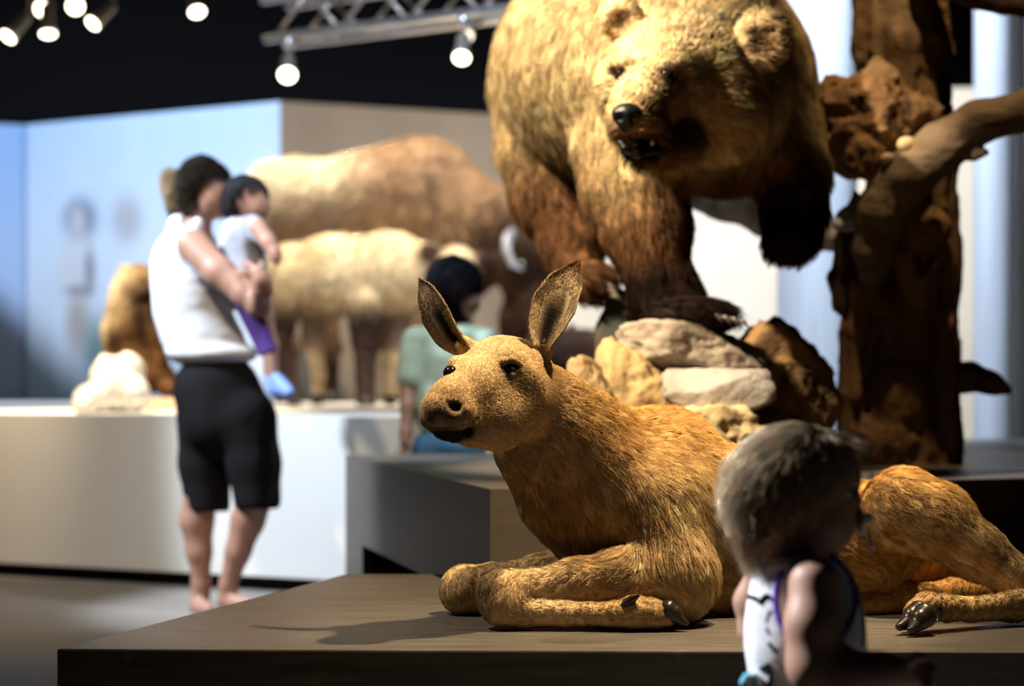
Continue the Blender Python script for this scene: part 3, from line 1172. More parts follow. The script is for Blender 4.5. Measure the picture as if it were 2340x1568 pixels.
def hoof(p0, p1, r0, r1, up, parent, flat):
    """cloven toe: tapering horn from coronet p0 to tip p1"""
    p0, p1 = np.array(p0), np.array(p1)
    ff = Field()
    ff.cap(p0, p1, r0, r1, .004)
    ff.cap(p0 * 0.7 + p1 * 0.3 + np.array([0, 0, r0 * 0.25]), p0 + np.array([0, 0, r0 * .2]), r0 * 0.8, r0, .004)
    V, F = ff.mesh(0.0025)
    V[:, 2] = np.maximum(V[:, 2], flat)
    return mesh_obj('hoof', V, F, HOOF, parent)


zf = Z_P + 0.001
hoof(A(1528, 1400, 3.995), A(1568, 1424, 3.985), 0.022, 0.006, 0, calf, zf)
hoof(A(1526, 1398, 4.03), A(1563, 1420, 4.03), 0.021, 0.006, 0, calf, zf)
hoof(A(2098, 1408, 3.955), A(2056, 1432, 3.925), 0.026, 0.009, 0, calf, zf)
hoof(A(2112, 1410, 3.93), A(2082, 1440, 3.90), 0.024, 0.009, 0, calf, zf)
V, F = tube([A(1428, 1380, 3.985), A(1445, 1370, 3.975), A(1461, 1361, 3.97)], [0.010, 0.009, 0.002], 10)
mesh_obj('dewclaw', V, F, HOOF, calf)
V, F = tube([A(2142, 1385, 3.965), A(2146, 1402, 3.955), A(2142, 1420, 3.95)], [0.009, 0.009, 0.003], 10)
mesh_obj('dewclaw', V, F, HOOF, calf)

calf_comb = comb_field([
    ((1150, 790, 4.0), (1190, 775, 4.05)), ((1100, 840, 3.93), (1140, 810, 3.98)), ((1040, 900, 3.86), (1090, 860, 3.92)),
    ((1100, 920, 3.9), (1160, 915, 3.95)), ((1150, 900, 3.93), (1210, 910, 3.99)), ((1120, 980, 3.92), (1190, 985, 3.98)),
    ((1200, 880, 3.98), (1250, 930, 4.03)), ((1290, 920, 4.12), (1360, 975, 4.2)), ((1240, 980, 4.08), (1290, 1060, 4.12)),
    ((1190, 1060, 4.1), (1225, 1130, 4.15)), ((1270, 1170, 4.14), (1310, 1260, 4.18)), ((1360, 1050, 4.14), (1420, 1110, 4.16)),
    ((1450, 970, 4.28), (1540, 975, 4.32)), ((1560, 960, 4.3), (1650, 1005, 4.32)), ((1500, 1060, 4.16), (1560, 1110, 4.16)),
    ((1440, 1120, 4.14), (1470, 1200, 4.12)), ((1420, 1230, 4.12), (1420, 1300, 4.1)), ((1520, 1220, 4.1), (1540, 1310, 4.08)),
    ((1580, 1290, 4.1), (1600, 1390, 4.08)), ((1650, 1150, 4.18), (1730, 1200, 4.2)), ((1680, 1280, 4.2), (1760, 1330, 4.2)),
    ((1800, 1150, 4.26), (1900, 1190, 4.28)), ((1900, 1290, 4.28), (1980, 1320, 4.3)), ((2000, 1110, 4.36), (2060, 1150, 4.3)),
    ((2080, 1090, 4.3), (2140, 1110, 4.28)), ((2120, 1160, 4.22), (2190, 1200, 4.2)), ((2220, 1230, 4.2), (2300, 1290, 4.15)),
    ((2200, 1150, 4.5), (2225, 1230, 4.5)), ((2330, 1375, 4.08), (2230, 1390, 4.02)), ((2180, 1385, 3.99), (2110, 1390, 3.95)),
    ((2180, 1350, 4.34), (2120, 1362, 4.32)), ((2000, 1385, 4.28), (1920, 1392, 4.25)),
    ((1420, 1320, 4.0), (1340, 1325, 4.0)), ((1320, 1320, 4.02), (1230, 1335, 4.02)), ((1140, 1320, 4.0), (1110, 1370, 3.99)),
    ((1190, 1395, 3.99), (1280, 1400, 3.98)), ((1320, 1402, 3.98), (1430, 1402, 3.97)), ((1470, 1400, 3.97), (1520, 1405, 3.97)),
    ((1040, 1330, 4.25), (1040, 1380, 4.25)), ((1200, 1310, 4.3), (1120, 1330, 4.28)),
])


def calf_len(P):
    L = np.full(len(P), 0.021)
    hd = ((P - seam_p) @ seam_n)
    inhead = (np.abs(P - head_c).max(1) < 0.30)
    L = np.where(inhead, L * (1 - 0.78 * smoothstep(-0.07, 0.05, hd)), L)
    fore = smoothstep(0.58, 0.44, P[:, 2])
    legs = np.maximum.reduce([near(P, x, y, d, r) for x, y, d, r in (
        (1120, 1360, 4.03, 90), (1250, 1380, 4.02, 95), (1350, 1390, 4.0, 85), (1450, 1400, 4.0, 80), (1530, 1405, 4.0, 60), (1060, 1350, 4.28, 90), (1180, 1340, 4.3, 80),
        (2350, 1360, 4.14, 90), (2250, 1390, 4.06, 80), (2120, 1395, 3.97, 90), (2180, 1360, 4.38, 70), (2050, 1375, 4.32, 80), (1920, 1390, 4.27, 80))])
    L = L * (1 - 0.66 * np.clip(legs * 1.6, 0, 1))
    L = L * (1 - 0.45 * np.clip(near(P, 2180, 1220, 4.25, 140), 0, 1))
    L = L * (1 + 0.5 * near(P, 1560, 1330, 4.15, 120) + 0.5 * near(P, 1280, 1180, 4.18, 110) + 0.4 * near(P, 1800, 1320, 4.3, 150))
    bare = np.maximum.reduce([near(P, 1002, 955, 3.835, 30), near(P, 1042, 936, d_nos, 18), near(P, 1166, 838, d_eye, 22),
                              near(P, 1000, 988, 3.85, 18), near(P, 1025, 992, 3.855, 20), near(P, 1050, 988, 3.86, 18), near(P, 1030, 853, d_e2, 16)])
    L = np.where(bare > 0.5, 0.0, L)
    return L


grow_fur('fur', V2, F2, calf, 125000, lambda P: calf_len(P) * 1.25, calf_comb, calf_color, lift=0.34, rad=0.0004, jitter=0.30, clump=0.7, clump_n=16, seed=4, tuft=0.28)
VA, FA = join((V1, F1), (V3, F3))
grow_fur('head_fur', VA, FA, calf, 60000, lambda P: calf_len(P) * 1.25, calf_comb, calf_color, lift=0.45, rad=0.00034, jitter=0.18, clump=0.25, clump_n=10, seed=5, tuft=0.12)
# fringe hair on the ears
EVv, EFf = join(earA, earB)
ear_comb = comb_field([((1040, 790, 4.0), (970, 660, 4.0)), ((1240, 790, 4.0), (1310, 620, 4.0))])
ear_mid = lambda P: np.clip(sum(near(P, x, y, 4.04, 27) for x, y in ((1040, 780), (1020, 745), (1003, 715), (1243, 780), (1252, 745), (1264, 710), (1275, 685))), 0, 1)
grow_fur('ear_fur', EVv, EFf, calf, 9000, lambda P: np.where(ear_mid(P) > 0.45, 0.0, 0.008), ear_comb,
         lambda P, r: np.clip(mixc((0.5, 0.37, 0.22), (0.10, 0.05, 0.02), np.clip(near(P, 958, 640, 4.05, 30) + near(P, 1320, 605, 4.06, 45), 0, 1)) * r.lognormal(0, .3, len(P))[:, None], 0.01, 1),
         lift=0.3, rad=0.0003, seed=8, clump=0.4)

# ----------------------------------------------------------------------------- brown bear
bear = thing('brown_bear', 'blond-headed brown bear mount striding over the rocks with one paw raised', 'bear', A(1530, 740, 5.65))


def build_bear():
    f = Field()
    # trunk, hump, rump
    f.ellp(1490, 160, 6.15, (330, 420, 290), .10)
    f.ellp(1370, 170, 6.35, (238, 300, 260), .10)
    f.ellp(1520, -40, 6.0, (200, 250, 130), .10)
    f.ellp(1640, 200, 5.95, (215, 200, 210), .08)
    f.ellp(1660, 330, 5.80, (150, 120, 110), .08)
    # neck and ruff
    f.ellp(1590, 190, 5.62, (215, 160, 195), .08)
    f.ellp(1470, 330, 5.75, (120, 110, 130), .06)
    # head
    f.ellp(1562, 178, 5.42, (178, 130, 152), .05)
    f.ellp(1640, 265, 5.42, (110, 100, 100), .06)
    f.ellp(1450, 200, 5.36, (80, 80, 90), .05)
    f.chain([(1520, 190, 5.30, 92), (1475, 232, 5.20, 70), (1452, 262, 5.12, 55), (1443, 280, 5.08, 47)], .04)
    f.ellp(1470, 300, 5.12, (62, 50, 36), .03)
    f.chain([(1560, 330, 5.28, 45), (1500, 345, 5.18, 34), (1462, 348, 5.12, 25), (1445, 346, 5.10, 20)], .02)
    # brows
    f.ellp(1420, 150, 5.22, (30, 24, 18), .03)
    f.ellp(1535, 148, 5.20, (42, 26, 20), .03)
    # ears
    f.ellp(1422, 42, 5.40, (52, 24, 50), .015)
    f.ellp(1744, 90, 5.33, (66, 26, 70), .015)
    # supporting foreleg
    f.chain([(1430, 330, 5.80, 118), (1450, 430, 5.76, 108), (1478, 520, 5.72, 88), (1496, 600, 5.68, 62), (1520, 670, 5.66, 66), (1560, 715, 5.62, 55)], .05)
    f.ellp(1575, 722, 5.56, (105, 70, 38), .03)
    # raised foreleg
    f.chain([(1770, 300, 5.90, 105), (1805, 400, 5.82, 78), (1815, 480, 5.74, 62), (1812, 535, 5.66, 58)], .05)
    f.ellp(1800, 555, 5.60, (52, 55, 38), .03)
    # hind leg on the left
    f.chain([(1265, 220, 6.35, 135), (1250, 330, 6.30, 105), (1268, 440, 6.25, 90), (1305, 540, 6.18, 62), (1322, 620, 6.12, 50)], .05)
    f.ellp(1355, 645, 6.04, (48, 60, 42), .03)
    return f


bf = build_bear()
b_e1 = bf.hit(1419, 172, 4.7, 5.6)
b_e2 = bf.hit(1524, 172, 4.7, 5.6)
bf.ellp(1419, 172, b_e1 + .005, (15, 16, 12), .01, op='sub')
bf.ellp(1524, 172, b_e2 + .005, (16, 16, 12), .01, op='sub')
bf.ellp(1420, 48, 5.365, (32, 20, 32), .012, op='sub')
bf.ellp(1746, 98, 5.29, (42, 20, 46), .012, op='sub')
# open mouth
bf.chain([(1420, 322, 5.05, 12), (1460, 322, 5.06, 15), (1510, 318, 5.10, 12), (1545, 306, 5.15, 8)], .015, op='sub')
bf.ellp(1462, 325, 5.10, (45, 60, 12), .015, op='sub')
hb_c = A(1500, 220, 5.25)
inb = lambda P: (np.abs(P - hb_c) < np.array([0.27, 0.28, 0.24])).all(1)
Vh, Fh = bf.mesh(0.006, hb_c - 0.3, hb_c + 0.3, keep=inb)
Vb2, Fb2 = bf.mesh(0.0125, keep=lambda P: ~inb(P))

BEAR_BLOND = np.array((0.68, 0.49, 0.25))
BEAR_BROWN = np.array((0.15, 0.072, 0.034))
BEAR_DARK = np.array((0.016, 0.010, 0.008))


def bear_color(P, rng=None):
    n1 = fbm(P * 6, 3, 21)
    n2 = fbm(P * np.array([26, 26, 12]), 2, 23)
    z = P[:, 2]
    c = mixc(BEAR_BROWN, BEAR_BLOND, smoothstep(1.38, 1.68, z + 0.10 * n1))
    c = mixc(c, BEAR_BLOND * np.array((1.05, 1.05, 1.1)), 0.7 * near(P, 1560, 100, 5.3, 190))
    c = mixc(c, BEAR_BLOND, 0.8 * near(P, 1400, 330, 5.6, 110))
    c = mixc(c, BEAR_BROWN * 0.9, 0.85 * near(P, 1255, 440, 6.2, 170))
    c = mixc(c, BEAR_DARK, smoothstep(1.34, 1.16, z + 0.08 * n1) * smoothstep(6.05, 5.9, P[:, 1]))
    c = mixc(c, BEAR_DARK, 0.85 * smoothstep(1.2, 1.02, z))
    c = mixc(c, BEAR_DARK * 1.5, 0.9 * near(P, 1810, 520, 5.66, 120))
    c = mixc(c, (0.30, 0.16, 0.08), 0.6 * near(P, 1480, 270, 5.08, 70))
    c = mixc(c, BEAR_BROWN, 0.95 * near(P, 1746, 100, 5.30, 44))
    c = mixc(c, BEAR_BROWN, 0.95 * near(P, 1420, 50, 5.375, 32))
    c = mixc(c, (0.08, 0.045, 0.03), 0.95 * np.clip(1.3 * near(P, 1419, 176, b_e1, 32), 0, 1))
    c = mixc(c, (0.08, 0.045, 0.03), 0.95 * np.clip(1.3 * near(P, 1526, 176, b_e2, 34), 0, 1))
    for x_, y_ in ((1432, 345), (1470, 345), (1510, 325), (1540, 306)):
        c = mixc(c, (0.010, 0.008, 0.010), np.clip(1.4 * near(P, x_, y_, 5.09, 27), 0, 1))
    c = c * (1 + 0.22 * n1 + 0.25 * n2)[:, None]
    if rng is not None:
        c = c * rng.lognormal(0, 0.25, len(P))[:, None]
    return np.clip(c, 0.004, 0.95)


VBr, FBr = join((Vh, Fh), (Vb2, Fb2))
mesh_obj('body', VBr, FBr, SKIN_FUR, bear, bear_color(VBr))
nf = Field()
nf.ellp(1434, 262, 5.045, (37, 30, 27), .02).ellp(1430, 285, 5.05, (16, 22, 18), .02)
nf.ellp(1414, 270, 5.015, (9, 14, 8), .01, op='sub').ellp(1453, 272, 5.015, (10, 14, 8), .01, op='sub')
V, F = nf.mesh(0.0035)
mesh_obj('nose', V, F, BLACKNOSE, bear)
ball_obj('eye', A(1419, 172, b_e1 + 0.012), 0.020, EYE, bear)
ball_obj('eye', A(1524, 172, b_e2 + 0.012), 0.020, EYE, bear)
lf = Field()
lf.chain([(1500, 343, 5.10, 9), (1455, 350, 5.07, 11), (1428, 340, 5.06, 9), (1418, 324, 5.06, 7)], .012)
V, F = lf.mesh(0.004)
mesh_obj('lip', V, F, BLACKNOSE, bear)
M_TOOTH = plain('tooth_enamel', (0.62, 0.55, 0.38), 0.25, 0.5)
for x_, y_, l_ in ((1437, 333, -14), (1490, 330, -12)):
    tube_obj('tooth', [A(x_, y_, 5.075), A(x_, y_ + l_ * .5, 5.07), A(x_ + 1, y_ + l_, 5.068)], [0.006, 0.005, 0.001], M_TOOTH, bear, 8)
M_CLAW = plain('claw_horn', (0.06, 0.045, 0.035), 0.35, 0.5)
for i in range(4):
    x_ = 1620 + i * 20
    a = A(x_, 722 + i * 4, 5.50 - 0.01 * i)
    tube_obj('claw', [a, a + np.array([0.02, -0.025, 0.0]), a + np.array([0.035, -0.04, -0.022])], [0.009, 0.007, 0.001], M_CLAW, bear, 8)
for i in range(4):
    a = A(1762 + i * 22, 580 + 3 * i, 5.55)
    tube_obj('claw', [a, a + np.array([-0.004, -0.02, -0.018]), a + np.array([-0.01, -0.022, -0.042])], [0.009, 0.007, 0.001], M_CLAW, bear, 8)
for i in range(3):
    a = A(1385 + 6 * i, 650 + 12 * i, 5.97 - .02 * i)
    tube_obj('claw', [a, a + np.array([0.02, -0.01, -0.008]), a + np.array([0.034, -0.014, -0.024])], [0.009, 0.007, 0.001], M_CLAW, bear, 8)

bear_comb = comb_field([
    ((1450, 240, 5.1), (1490, 200, 5.2)), ((1480, 160, 5.25), (1520, 90, 5.3)), ((1560, 120, 5.28), (1600, 60, 5.35)),
    ((1600, 200, 5.28), (1680, 210, 5.35)), ((1560, 290, 5.25), (1640, 320, 5.33)), ((1700, 260, 5.4), (1740, 340, 5.45)),
    ((1420, 230, 5.2), (1380, 240, 5.3)), ((1400, 130, 5.3), (1370, 150, 5.4)), ((1800, 200, 5.6), (1830, 300, 5.65)),
    ((1300, 60, 5.9), (1240, 140, 5.9)), ((1230, 130, 5.95), (1200, 230, 6.0)), ((1350, 200, 5.75), (1360, 300, 5.7)),
    ((1440, 380, 5.6), (1460, 470, 5.6)), ((1490, 540, 5.6), (1500, 630, 5.6)), ((1530, 680, 5.55), (1620, 725, 5.5)),
    ((1800, 380, 5.7), (1810, 480, 5.65)), ((1800, 520, 5.6), (1790, 570, 5.55)), ((1220, 300, 6.1), (1250, 420, 6.1)),
    ((1280, 470, 6.1), (1310, 570, 6.05)), ((1325, 630, 6.0), (1380, 650, 5.95)), ((1640, 380, 5.7), (1640, 440, 5.7)),
    ((1250, -50, 6.1), (1180, 60, 6.1)), ((1600, -60, 5.9), (1660, 40, 5.8)), ((1740, 60, 5.4), (1770, 40, 5.45))])


def bear_len(P):
    L = np.full(len(P), 0.055)
    L = L * (1 - 0.72 * np.clip(near(P, 1480, 220, 5.15, 150), 0, 1))
    L = L * (1 - 0.5 * np.clip(near(P, 1530, 110, 5.3, 120), 0, 1))
    L = L * (1 - 0.7 * np.clip(1.3 * near(P, 1742, 95, 5.33, 75) + 1.3 * near(P, 1424, 45, 5.40, 62), 0, 1))
    L = L * (1 - 0.4 * smoothstep(1.05, 0.95, P[:, 2]))
    bare = np.maximum.reduce([near(P, 1434, 268, 5.05, 34), near(P, 1419, 172, b_e1, 17), near(P, 1524, 172, b_e2, 17), near(P, 1460, 335, 5.08, 30)])
    return np.where(bare > 0.5, 0, L)


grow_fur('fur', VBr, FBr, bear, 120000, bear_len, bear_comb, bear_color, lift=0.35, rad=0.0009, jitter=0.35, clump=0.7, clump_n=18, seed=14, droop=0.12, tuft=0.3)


# ----------------------------------------------------------------------------- rocks under the bear
def ico_dirs(sub=5):
    bm = bmesh.new()
    bmesh.ops.create_icosphere(bm, subdivisions=sub, radius=1)
    bm.verts.index_update()
    V = np.array([v.co for v in bm.verts])
    F = [tuple(v.index for v in f.verts) for f in bm.faces]
    bm.free()
    return V / np.linalg.norm(V, axis=1)[:, None], np.array(F)


ICO_V, ICO_F = ico_dirs(5)
ROCKMAT = attr_mat('rock_surface', 0.9, 0.15, 70, 0.5)


def rock(px, py, d, r, label, base, dark, seed, planes=18, rough=0.06, rot=0.0, tilt=0.0, patch=0.5, hmin=0.66):
    rng = np.random.default_rng(seed)
    N = rng.normal(size=(planes, 3))
    N /= np.linalg.norm(N, axis=1)[:, None]
    H = rng.uniform(hmin, 0.98, planes)
    N = np.concatenate([N, np.eye(3), -np.eye(3)])
    H = np.concatenate([H, np.full(6, 0.92)])
    dd = ICO_V @ N.T
    rad = np.min(np.where(dd > 0.05, H / np.maximum(dd, 0.05), 9), axis=1)
    rad = np.minimum(rad, 1.25)
    s = d / FPX
    sc = np.array(r) * s
    V = ICO_V * rad[:, None]
    q = V * sc / 0.1
    rid = 1 - np.abs(fbm(q * 2.1 + seed, 4, seed + 1)) * 2
    V = V * (1 + rough * fbm(q * 1.3 + seed, 4, seed) + rough * 0.7 * rid + rough * 0.55 * fbm(q * 7 + seed, 3, seed + 3))[:, None]
    V = V * sc
    R = np.array(Matrix.Rotation(rot, 3, 'Z') @ Matrix.Rotation(tilt, 3, 'Y'))
    V = V @ R.T + A(px, py, d)
    V[:, 2] = np.maximum(V[:, 2], Z_B + 0.001)
    n = fbm(V * 14, 4, seed + 9)
    c = mixc(base, dark, np.clip(smoothstep(-0.1, 0.5, n) * patch + 0.45 * smoothstep(0.1, 0.7, fbm(V * 60, 3, seed)), 0, 1))
    o = mesh_obj('rock', V, ICO_F, ROCKMAT, col=np.clip(c, 0.01, 0.9))
    tag(o, label, 'rock', 'rocks under the bear')
    return o


GREY, YEL, BRN, DKB = (0.36, 0.30, 0.24), (0.42, 0.30, 0.14), (0.24, 0.14, 0.06), (0.05, 0.032, 0.02)
rock(1575, 803, 5.60, (172, 130, 66), 'pale flat slab on top of the pile, right under the bear paw', GREY, (0.16, 0.12, 0.08), 31, tilt=0.10, rough=0.085)
rock(1640, 905, 5.42, (128, 85, 64), 'pale grey squared stone below the flat slab', (0.37, 0.33, 0.29), (0.18, 0.15, 0.12), 5, planes=8, rough=0.06, hmin=0.8)
rock(1640, 1015, 5.34, (125, 80, 88), 'crumbly yellow rock under the squared grey stone, just above the calf back', (0.58, 0.45, 0.24), (0.34, 0.23, 0.10), 12, rough=0.16)
rock(1440, 935, 5.52, (128, 95, 165), 'rough yellow-brown rock at the left of the pile', YEL, BRN, 8, rough=0.15, patch=0.95)
rock(1350, 935, 5.42, (56, 45, 160), 'pointed yellow-brown rock spike at the far left of the pile', (0.46, 0.33, 0.17), BRN, 18, patch=.9, rough=0.12, planes=12, hmin=0.55)
rock(1415, 765, 6.05, (56, 50, 112), 'dark grey-green upright rock behind the bear leg', (0.045, 0.048, 0.045), (0.12, 0.07, 0.035), 44, rough=0.10)
rock(1790, 845, 5.74, (160, 90, 92), 'large brown rock sloping down towards the dead tree', (0.26, 0.15, 0.06), DKB, 27, rough=0.12, patch=0.7, tilt=0.62)
rock(1600, 985, 5.82, (190, 90, 120), 'dark brown rock in the middle of the pile, mostly hidden by the pale stones', BRN, DKB, 52, rough=0.08)
rock(1825, 1010, 5.75, (105, 85, 90), 'dark brown rock low on the right of the pile, behind the toddler head', (0.16, 0.09, 0.04), DKB, 61, rough=0.12)


# ----------------------------------------------------------------------------- dead tree
tree = thing('dead_tree', 'dark weathered dead tree trunk with burls and a sawn branch', 'tree', A(2070, 1060, 6.3))
BARK = attr_mat('weathered_wood', 0.85, 0.15, 120, 0.6)


def wood_color(P, seed, base=(0.17, 0.095, 0.045), dk=(0.028, 0.016, 0.009), lt=(0.34, 0.24, 0.14), grain=(30, 30, 2.5)):
    n = fbm(P * np.array(grain), 3, seed)
    m = fbm(P * 7, 3, seed + 5)
    c = mixc(base, dk, smoothstep(0.0, 0.6, n))
    c = mixc(c, lt, 0.75 * smoothstep(0.15, 0.7, m))
    return np.clip(c, 0.006, 0.8)


def wood_part(name, f, h, seed, **kw):
    V, F = f.mesh(h)
    V = relax(V, F, 1, 0.3)
    return mesh_obj(name, V, F, BARK, tree, wood_color(V, seed, **kw))


tf = Field()
tf.chain([(2065, 1075, 6.3, 138), (2068, 1000, 6.3, 122), (2070, 850, 6.3, 112), (2080, 600, 6.3, 103), (2078, 350, 6.3, 98), (2058, 100, 6.3, 106), (2050, -260, 6.3, 110)], .05)
tf.chain([(1948, 1060, 6.18, 34), (1944, 900, 6.14, 30), (1952, 760, 6.12, 32), (1978, 665, 6.1, 34)], .02)
tf.chain([(1985, 690, 6.1, 22), (1996, 632, 6.08, 10)], .01).chain([(1965, 690, 6.1, 20), (1962, 655, 6.08, 8)], .01).chain([(2020, 700, 6.1, 26), (2030, 655, 6.1, 12)], .01)
tf.ellp(2060, 905, 6.14, (72, 50, 78), .04)
tf.ellp(2030, 1000, 6.16, (80, 50, 60), .05)
tf.chain([(1975, 480, 6.2, 40), (1945, 560, 6.15, 40), (1925, 640, 6.15, 30), (1922, 700, 6.18, 18)], .04)
tf.disp(lambda P: 0.032 * fbm(P * np.array([24, 24, 2.2]), 3, 71) + 0.010 * fbm(P * 30, 2, 72))
o = wood_part('trunk', tf, 0.010, 71)
zc = np.array([v.co.z for v in o.data.vertices])
for v in o.data.vertices:
    if v.co.z < Z_B + 0.001:
        v.co.z = Z_B + 0.001
bu = Field()
for x_, y_, d_, r_ in ((1985, 262, 6.02, 98), (1925, 235, 6.0, 62), (1930, 320, 6.0, 66), (1965, 355, 5.98, 60), (2060, 265, 6.02, 68), (2115, 275, 6.04, 46), (1890, 280, 6.02, 30), (2010, 190, 6.03, 48)):
    bu.ellp(x_, y_, d_, (r_, r_ * .8, r_), .03)
bu.disp(lambda P: 0.026 * fbm(P * 18, 3, 81) + 0.016 * fbm(P * 46, 3, 82))
wood_part('burl', bu, 0.008, 83, base=(0.19, 0.105, 0.048), lt=(0.38, 0.26, 0.14), dk=(0.04, 0.02, 0.01), grain=(16, 16, 16))
kb = Field()
kb.ellp(2112, 525, 6.12, (60, 45, 68), .03).ellp(2085, 600, 6.14, (40, 35, 40), .03)
kb.disp(lambda P: 0.014 * fbm(P * 20, 3, 85))
wood_part('burl', kb, 0.008, 86, base=(0.22, 0.12, 0.055), grain=(18, 18, 10))
br = Field()
br.chain([(1995, 640, 6.08, 30), (2000, 570, 6.02, 48), (2018, 480, 5.98, 56), (2070, 405, 5.94, 58), (2150, 335, 5.9, 54), (2235, 280, 5.86, 48), (2338, 252, 5.82, 46)], .03)
br.ellp(2338, 252, 5.82, (10, 52, 52), .02)
br.chain([(2200, 330, 5.88, 24), (2225, 350, 5.86, 15), (2254, 349, 5.84, 10)], .02)
br.disp(lambda P: 0.008 * fbm(P * np.array([14, 14, 26]), 3, 91))
wood_part('branch', br, 0.007, 92, base=(0.15, 0.105, 0.065), lt=(0.25, 0.185, 0.12), dk=(0.07, 0.05, 0.032), grain=(9, 9, 30))
for x_, y_, r_ in ((2028, 362, 17), (2072, 330, 23)):
    kf = Field()
    kf.ellp(x_, y_, 5.90, (r_, r_, r_ * .8), .01)
    wood_part('knob', kf, 0.006, 95, base=(0.42, 0.33, 0.18), lt=(0.5, 0.4, 0.23), dk=(0.32, 0.24, 0.13))
sb = Field()
sb.chain([(2170, 862, 6.25, 40), (2215, 862, 6.22, 32), (2265, 876, 6.2, 26), (2304, 892, 6.18, 10)], .02)
sb.disp(lambda P: 0.008 * fbm(P * 24, 3, 97))
wood_part('stub', sb, 0.008, 98, base=(0.10, 0.06, 0.035))
sb = Field()
sb.chain([(1975, 500, 6.1, 30), (1940, 500, 6.05, 26), (1918, 512, 6.02, 18)], .02)
sb.disp(lambda P: 0.006 * fbm(P * 24, 3, 99))
wood_part('stub', sb, 0.007, 99, base=(0.42, 0.45, 0.48), lt=(0.6, 0.62, 0.65), dk=(0.2, 0.2, 0.2))
tb = Field()
tb.chain([(2120, -60, 6.1, 45), (2230, -12, 5.95, 32), (2300, 5, 5.9, 28), (2420, 22, 5.8, 34)], .02)
tb.disp(lambda P: 0.008 * fbm(P * 20, 3, 101))
wood_part('branch', tb, 0.009, 101, base=(0.05, 0.03, 0.02))
# pale lichened branch running behind the bear from the trunk
lb = Field()
lb.chain([(2000, 560, 6.5, 34), (1850, 535, 6.75, 36), (1740, 490, 6.95, 42), (1640, 450, 7.1, 46), (1560, 425, 7.2, 40)], .03)
lb.disp(lambda P: 0.016 * fbm(P * 16, 3, 105))
wood_part('branch', lb, 0.011, 106, base=(0.34, 0.30, 0.26), lt=(0.66, 0.66, 0.64), dk=(0.14, 0.10, 0.08), grain=(14, 14, 14))

# ----------------------------------------------------------------------------- bison and the other mounts on the white plinth
def noisy(c, P, seed, a=0.2, fr=5.0):
    return np.clip(c * (1 + a * fbm(P * fr, 3, seed) + a * fbm(P * fr * 4, 2, seed + 2))[:, None], 0.004, 0.95)


bison = thing('bison', 'large brown bison mount with a high shoulder hump on the white plinth', 'bison', A(830, 922, 12.2))
f = Field()
f.ellp(960, 475, 12.2, (150, 150, 158), .15).ellp(830, 490, 12.25, (150, 150, 140), .15).ellp(680, 490, 12.3, (120, 140, 128), .12).ellp(612, 480, 12.3, (58, 100, 100), .1)
f.ellp(1085, 530, 12.0, (105, 110, 125), .12).ellp(1165, 540, 11.85, (75, 90, 110), .1).ellp(1200, 610, 11.7, (62, 70, 90), .08).ellp(1222, 700, 11.6, (42, 50, 50), .06)
f.ellp(1175, 735, 11.75, (32, 35, 60), .06)
f.ellp(1000, 630, 12.1, (110, 110, 90), .1)
f.chain([(980, 680, 12.0, 42), (985, 790, 12.0, 30), (985, 880, 12.0, 20), (990, 915, 11.98, 22)], .04)
f.chain([(1040, 680, 12.3, 42), (1040, 790, 12.3, 30), (1042, 912, 12.3, 20)], .04)
f.chain([(650, 560, 12.15, 62), (630, 700, 12.15, 38), (655, 790, 12.15, 24), (650, 905, 12.15, 18), (660, 916, 12.1, 20)], .04)
f.chain([(740, 560, 12.45, 62), (735, 700, 12.45, 36), (752, 790, 12.45, 22), (750, 908, 12.45, 18)], .04)
V, F = f.mesh(0.022)
V[:, 2] = np.maximum(V[:, 2], Z_W + 0.002)


def bison_color(P, rng=None):
    c = mixc((0.30, 0.19, 0.115), (0.66, 0.53, 0.36), smoothstep(1.75, 2.1, P[:, 2]) * smoothstep(-0.7, -1.2, P[:, 0]))  # cream upper left back: overhead light put into the coat colour
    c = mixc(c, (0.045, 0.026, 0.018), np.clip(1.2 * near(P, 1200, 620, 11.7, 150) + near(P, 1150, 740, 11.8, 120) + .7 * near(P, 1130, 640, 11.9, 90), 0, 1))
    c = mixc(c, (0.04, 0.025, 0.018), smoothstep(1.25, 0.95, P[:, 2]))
    c = noisy(c, P, 33, 0.22, 3)
    return c if rng is None else np.clip(c * rng.lognormal(0, .22, len(P))[:, None], .004, .95)


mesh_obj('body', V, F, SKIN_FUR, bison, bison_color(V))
b_comb = comb_field([((700, 450, 12), (650, 560, 12)), ((860, 380, 12), (830, 520, 12)), ((960, 350, 12), (970, 500, 12)), ((1080, 430, 11.9), (1110, 560, 11.9)), ((1180, 520, 11.7), (1210, 650, 11.6))])
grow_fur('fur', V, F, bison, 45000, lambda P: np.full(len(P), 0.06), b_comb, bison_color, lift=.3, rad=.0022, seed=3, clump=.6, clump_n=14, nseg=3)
M_HORN = plain('pale_grey_horn', (0.17, 0.18, 0.23), 0.25, 0.5, noise=(12, 0.3, (1, 1, 1)))
tube_obj('horn', [A(1172, 530, 11.62), A(1160, 545, 11.55), A(1158, 575, 11.5), A(1172, 605, 11.46), A(1195, 618, 11.42)], [0.034, 0.034, 0.03, 0.022, 0.006], M_HORN, bison, 12)
tube_obj('horn', [A(1235, 520, 11.8), A(1255, 535, 11.75), A(1262, 560, 11.7), A(1262, 600, 11.62)], [0.034, 0.03, 0.024, 0.006], M_HORN, bison, 12)
ball_obj('eye', A(1193, 604, 11.49), 0.03, EYE, bison)
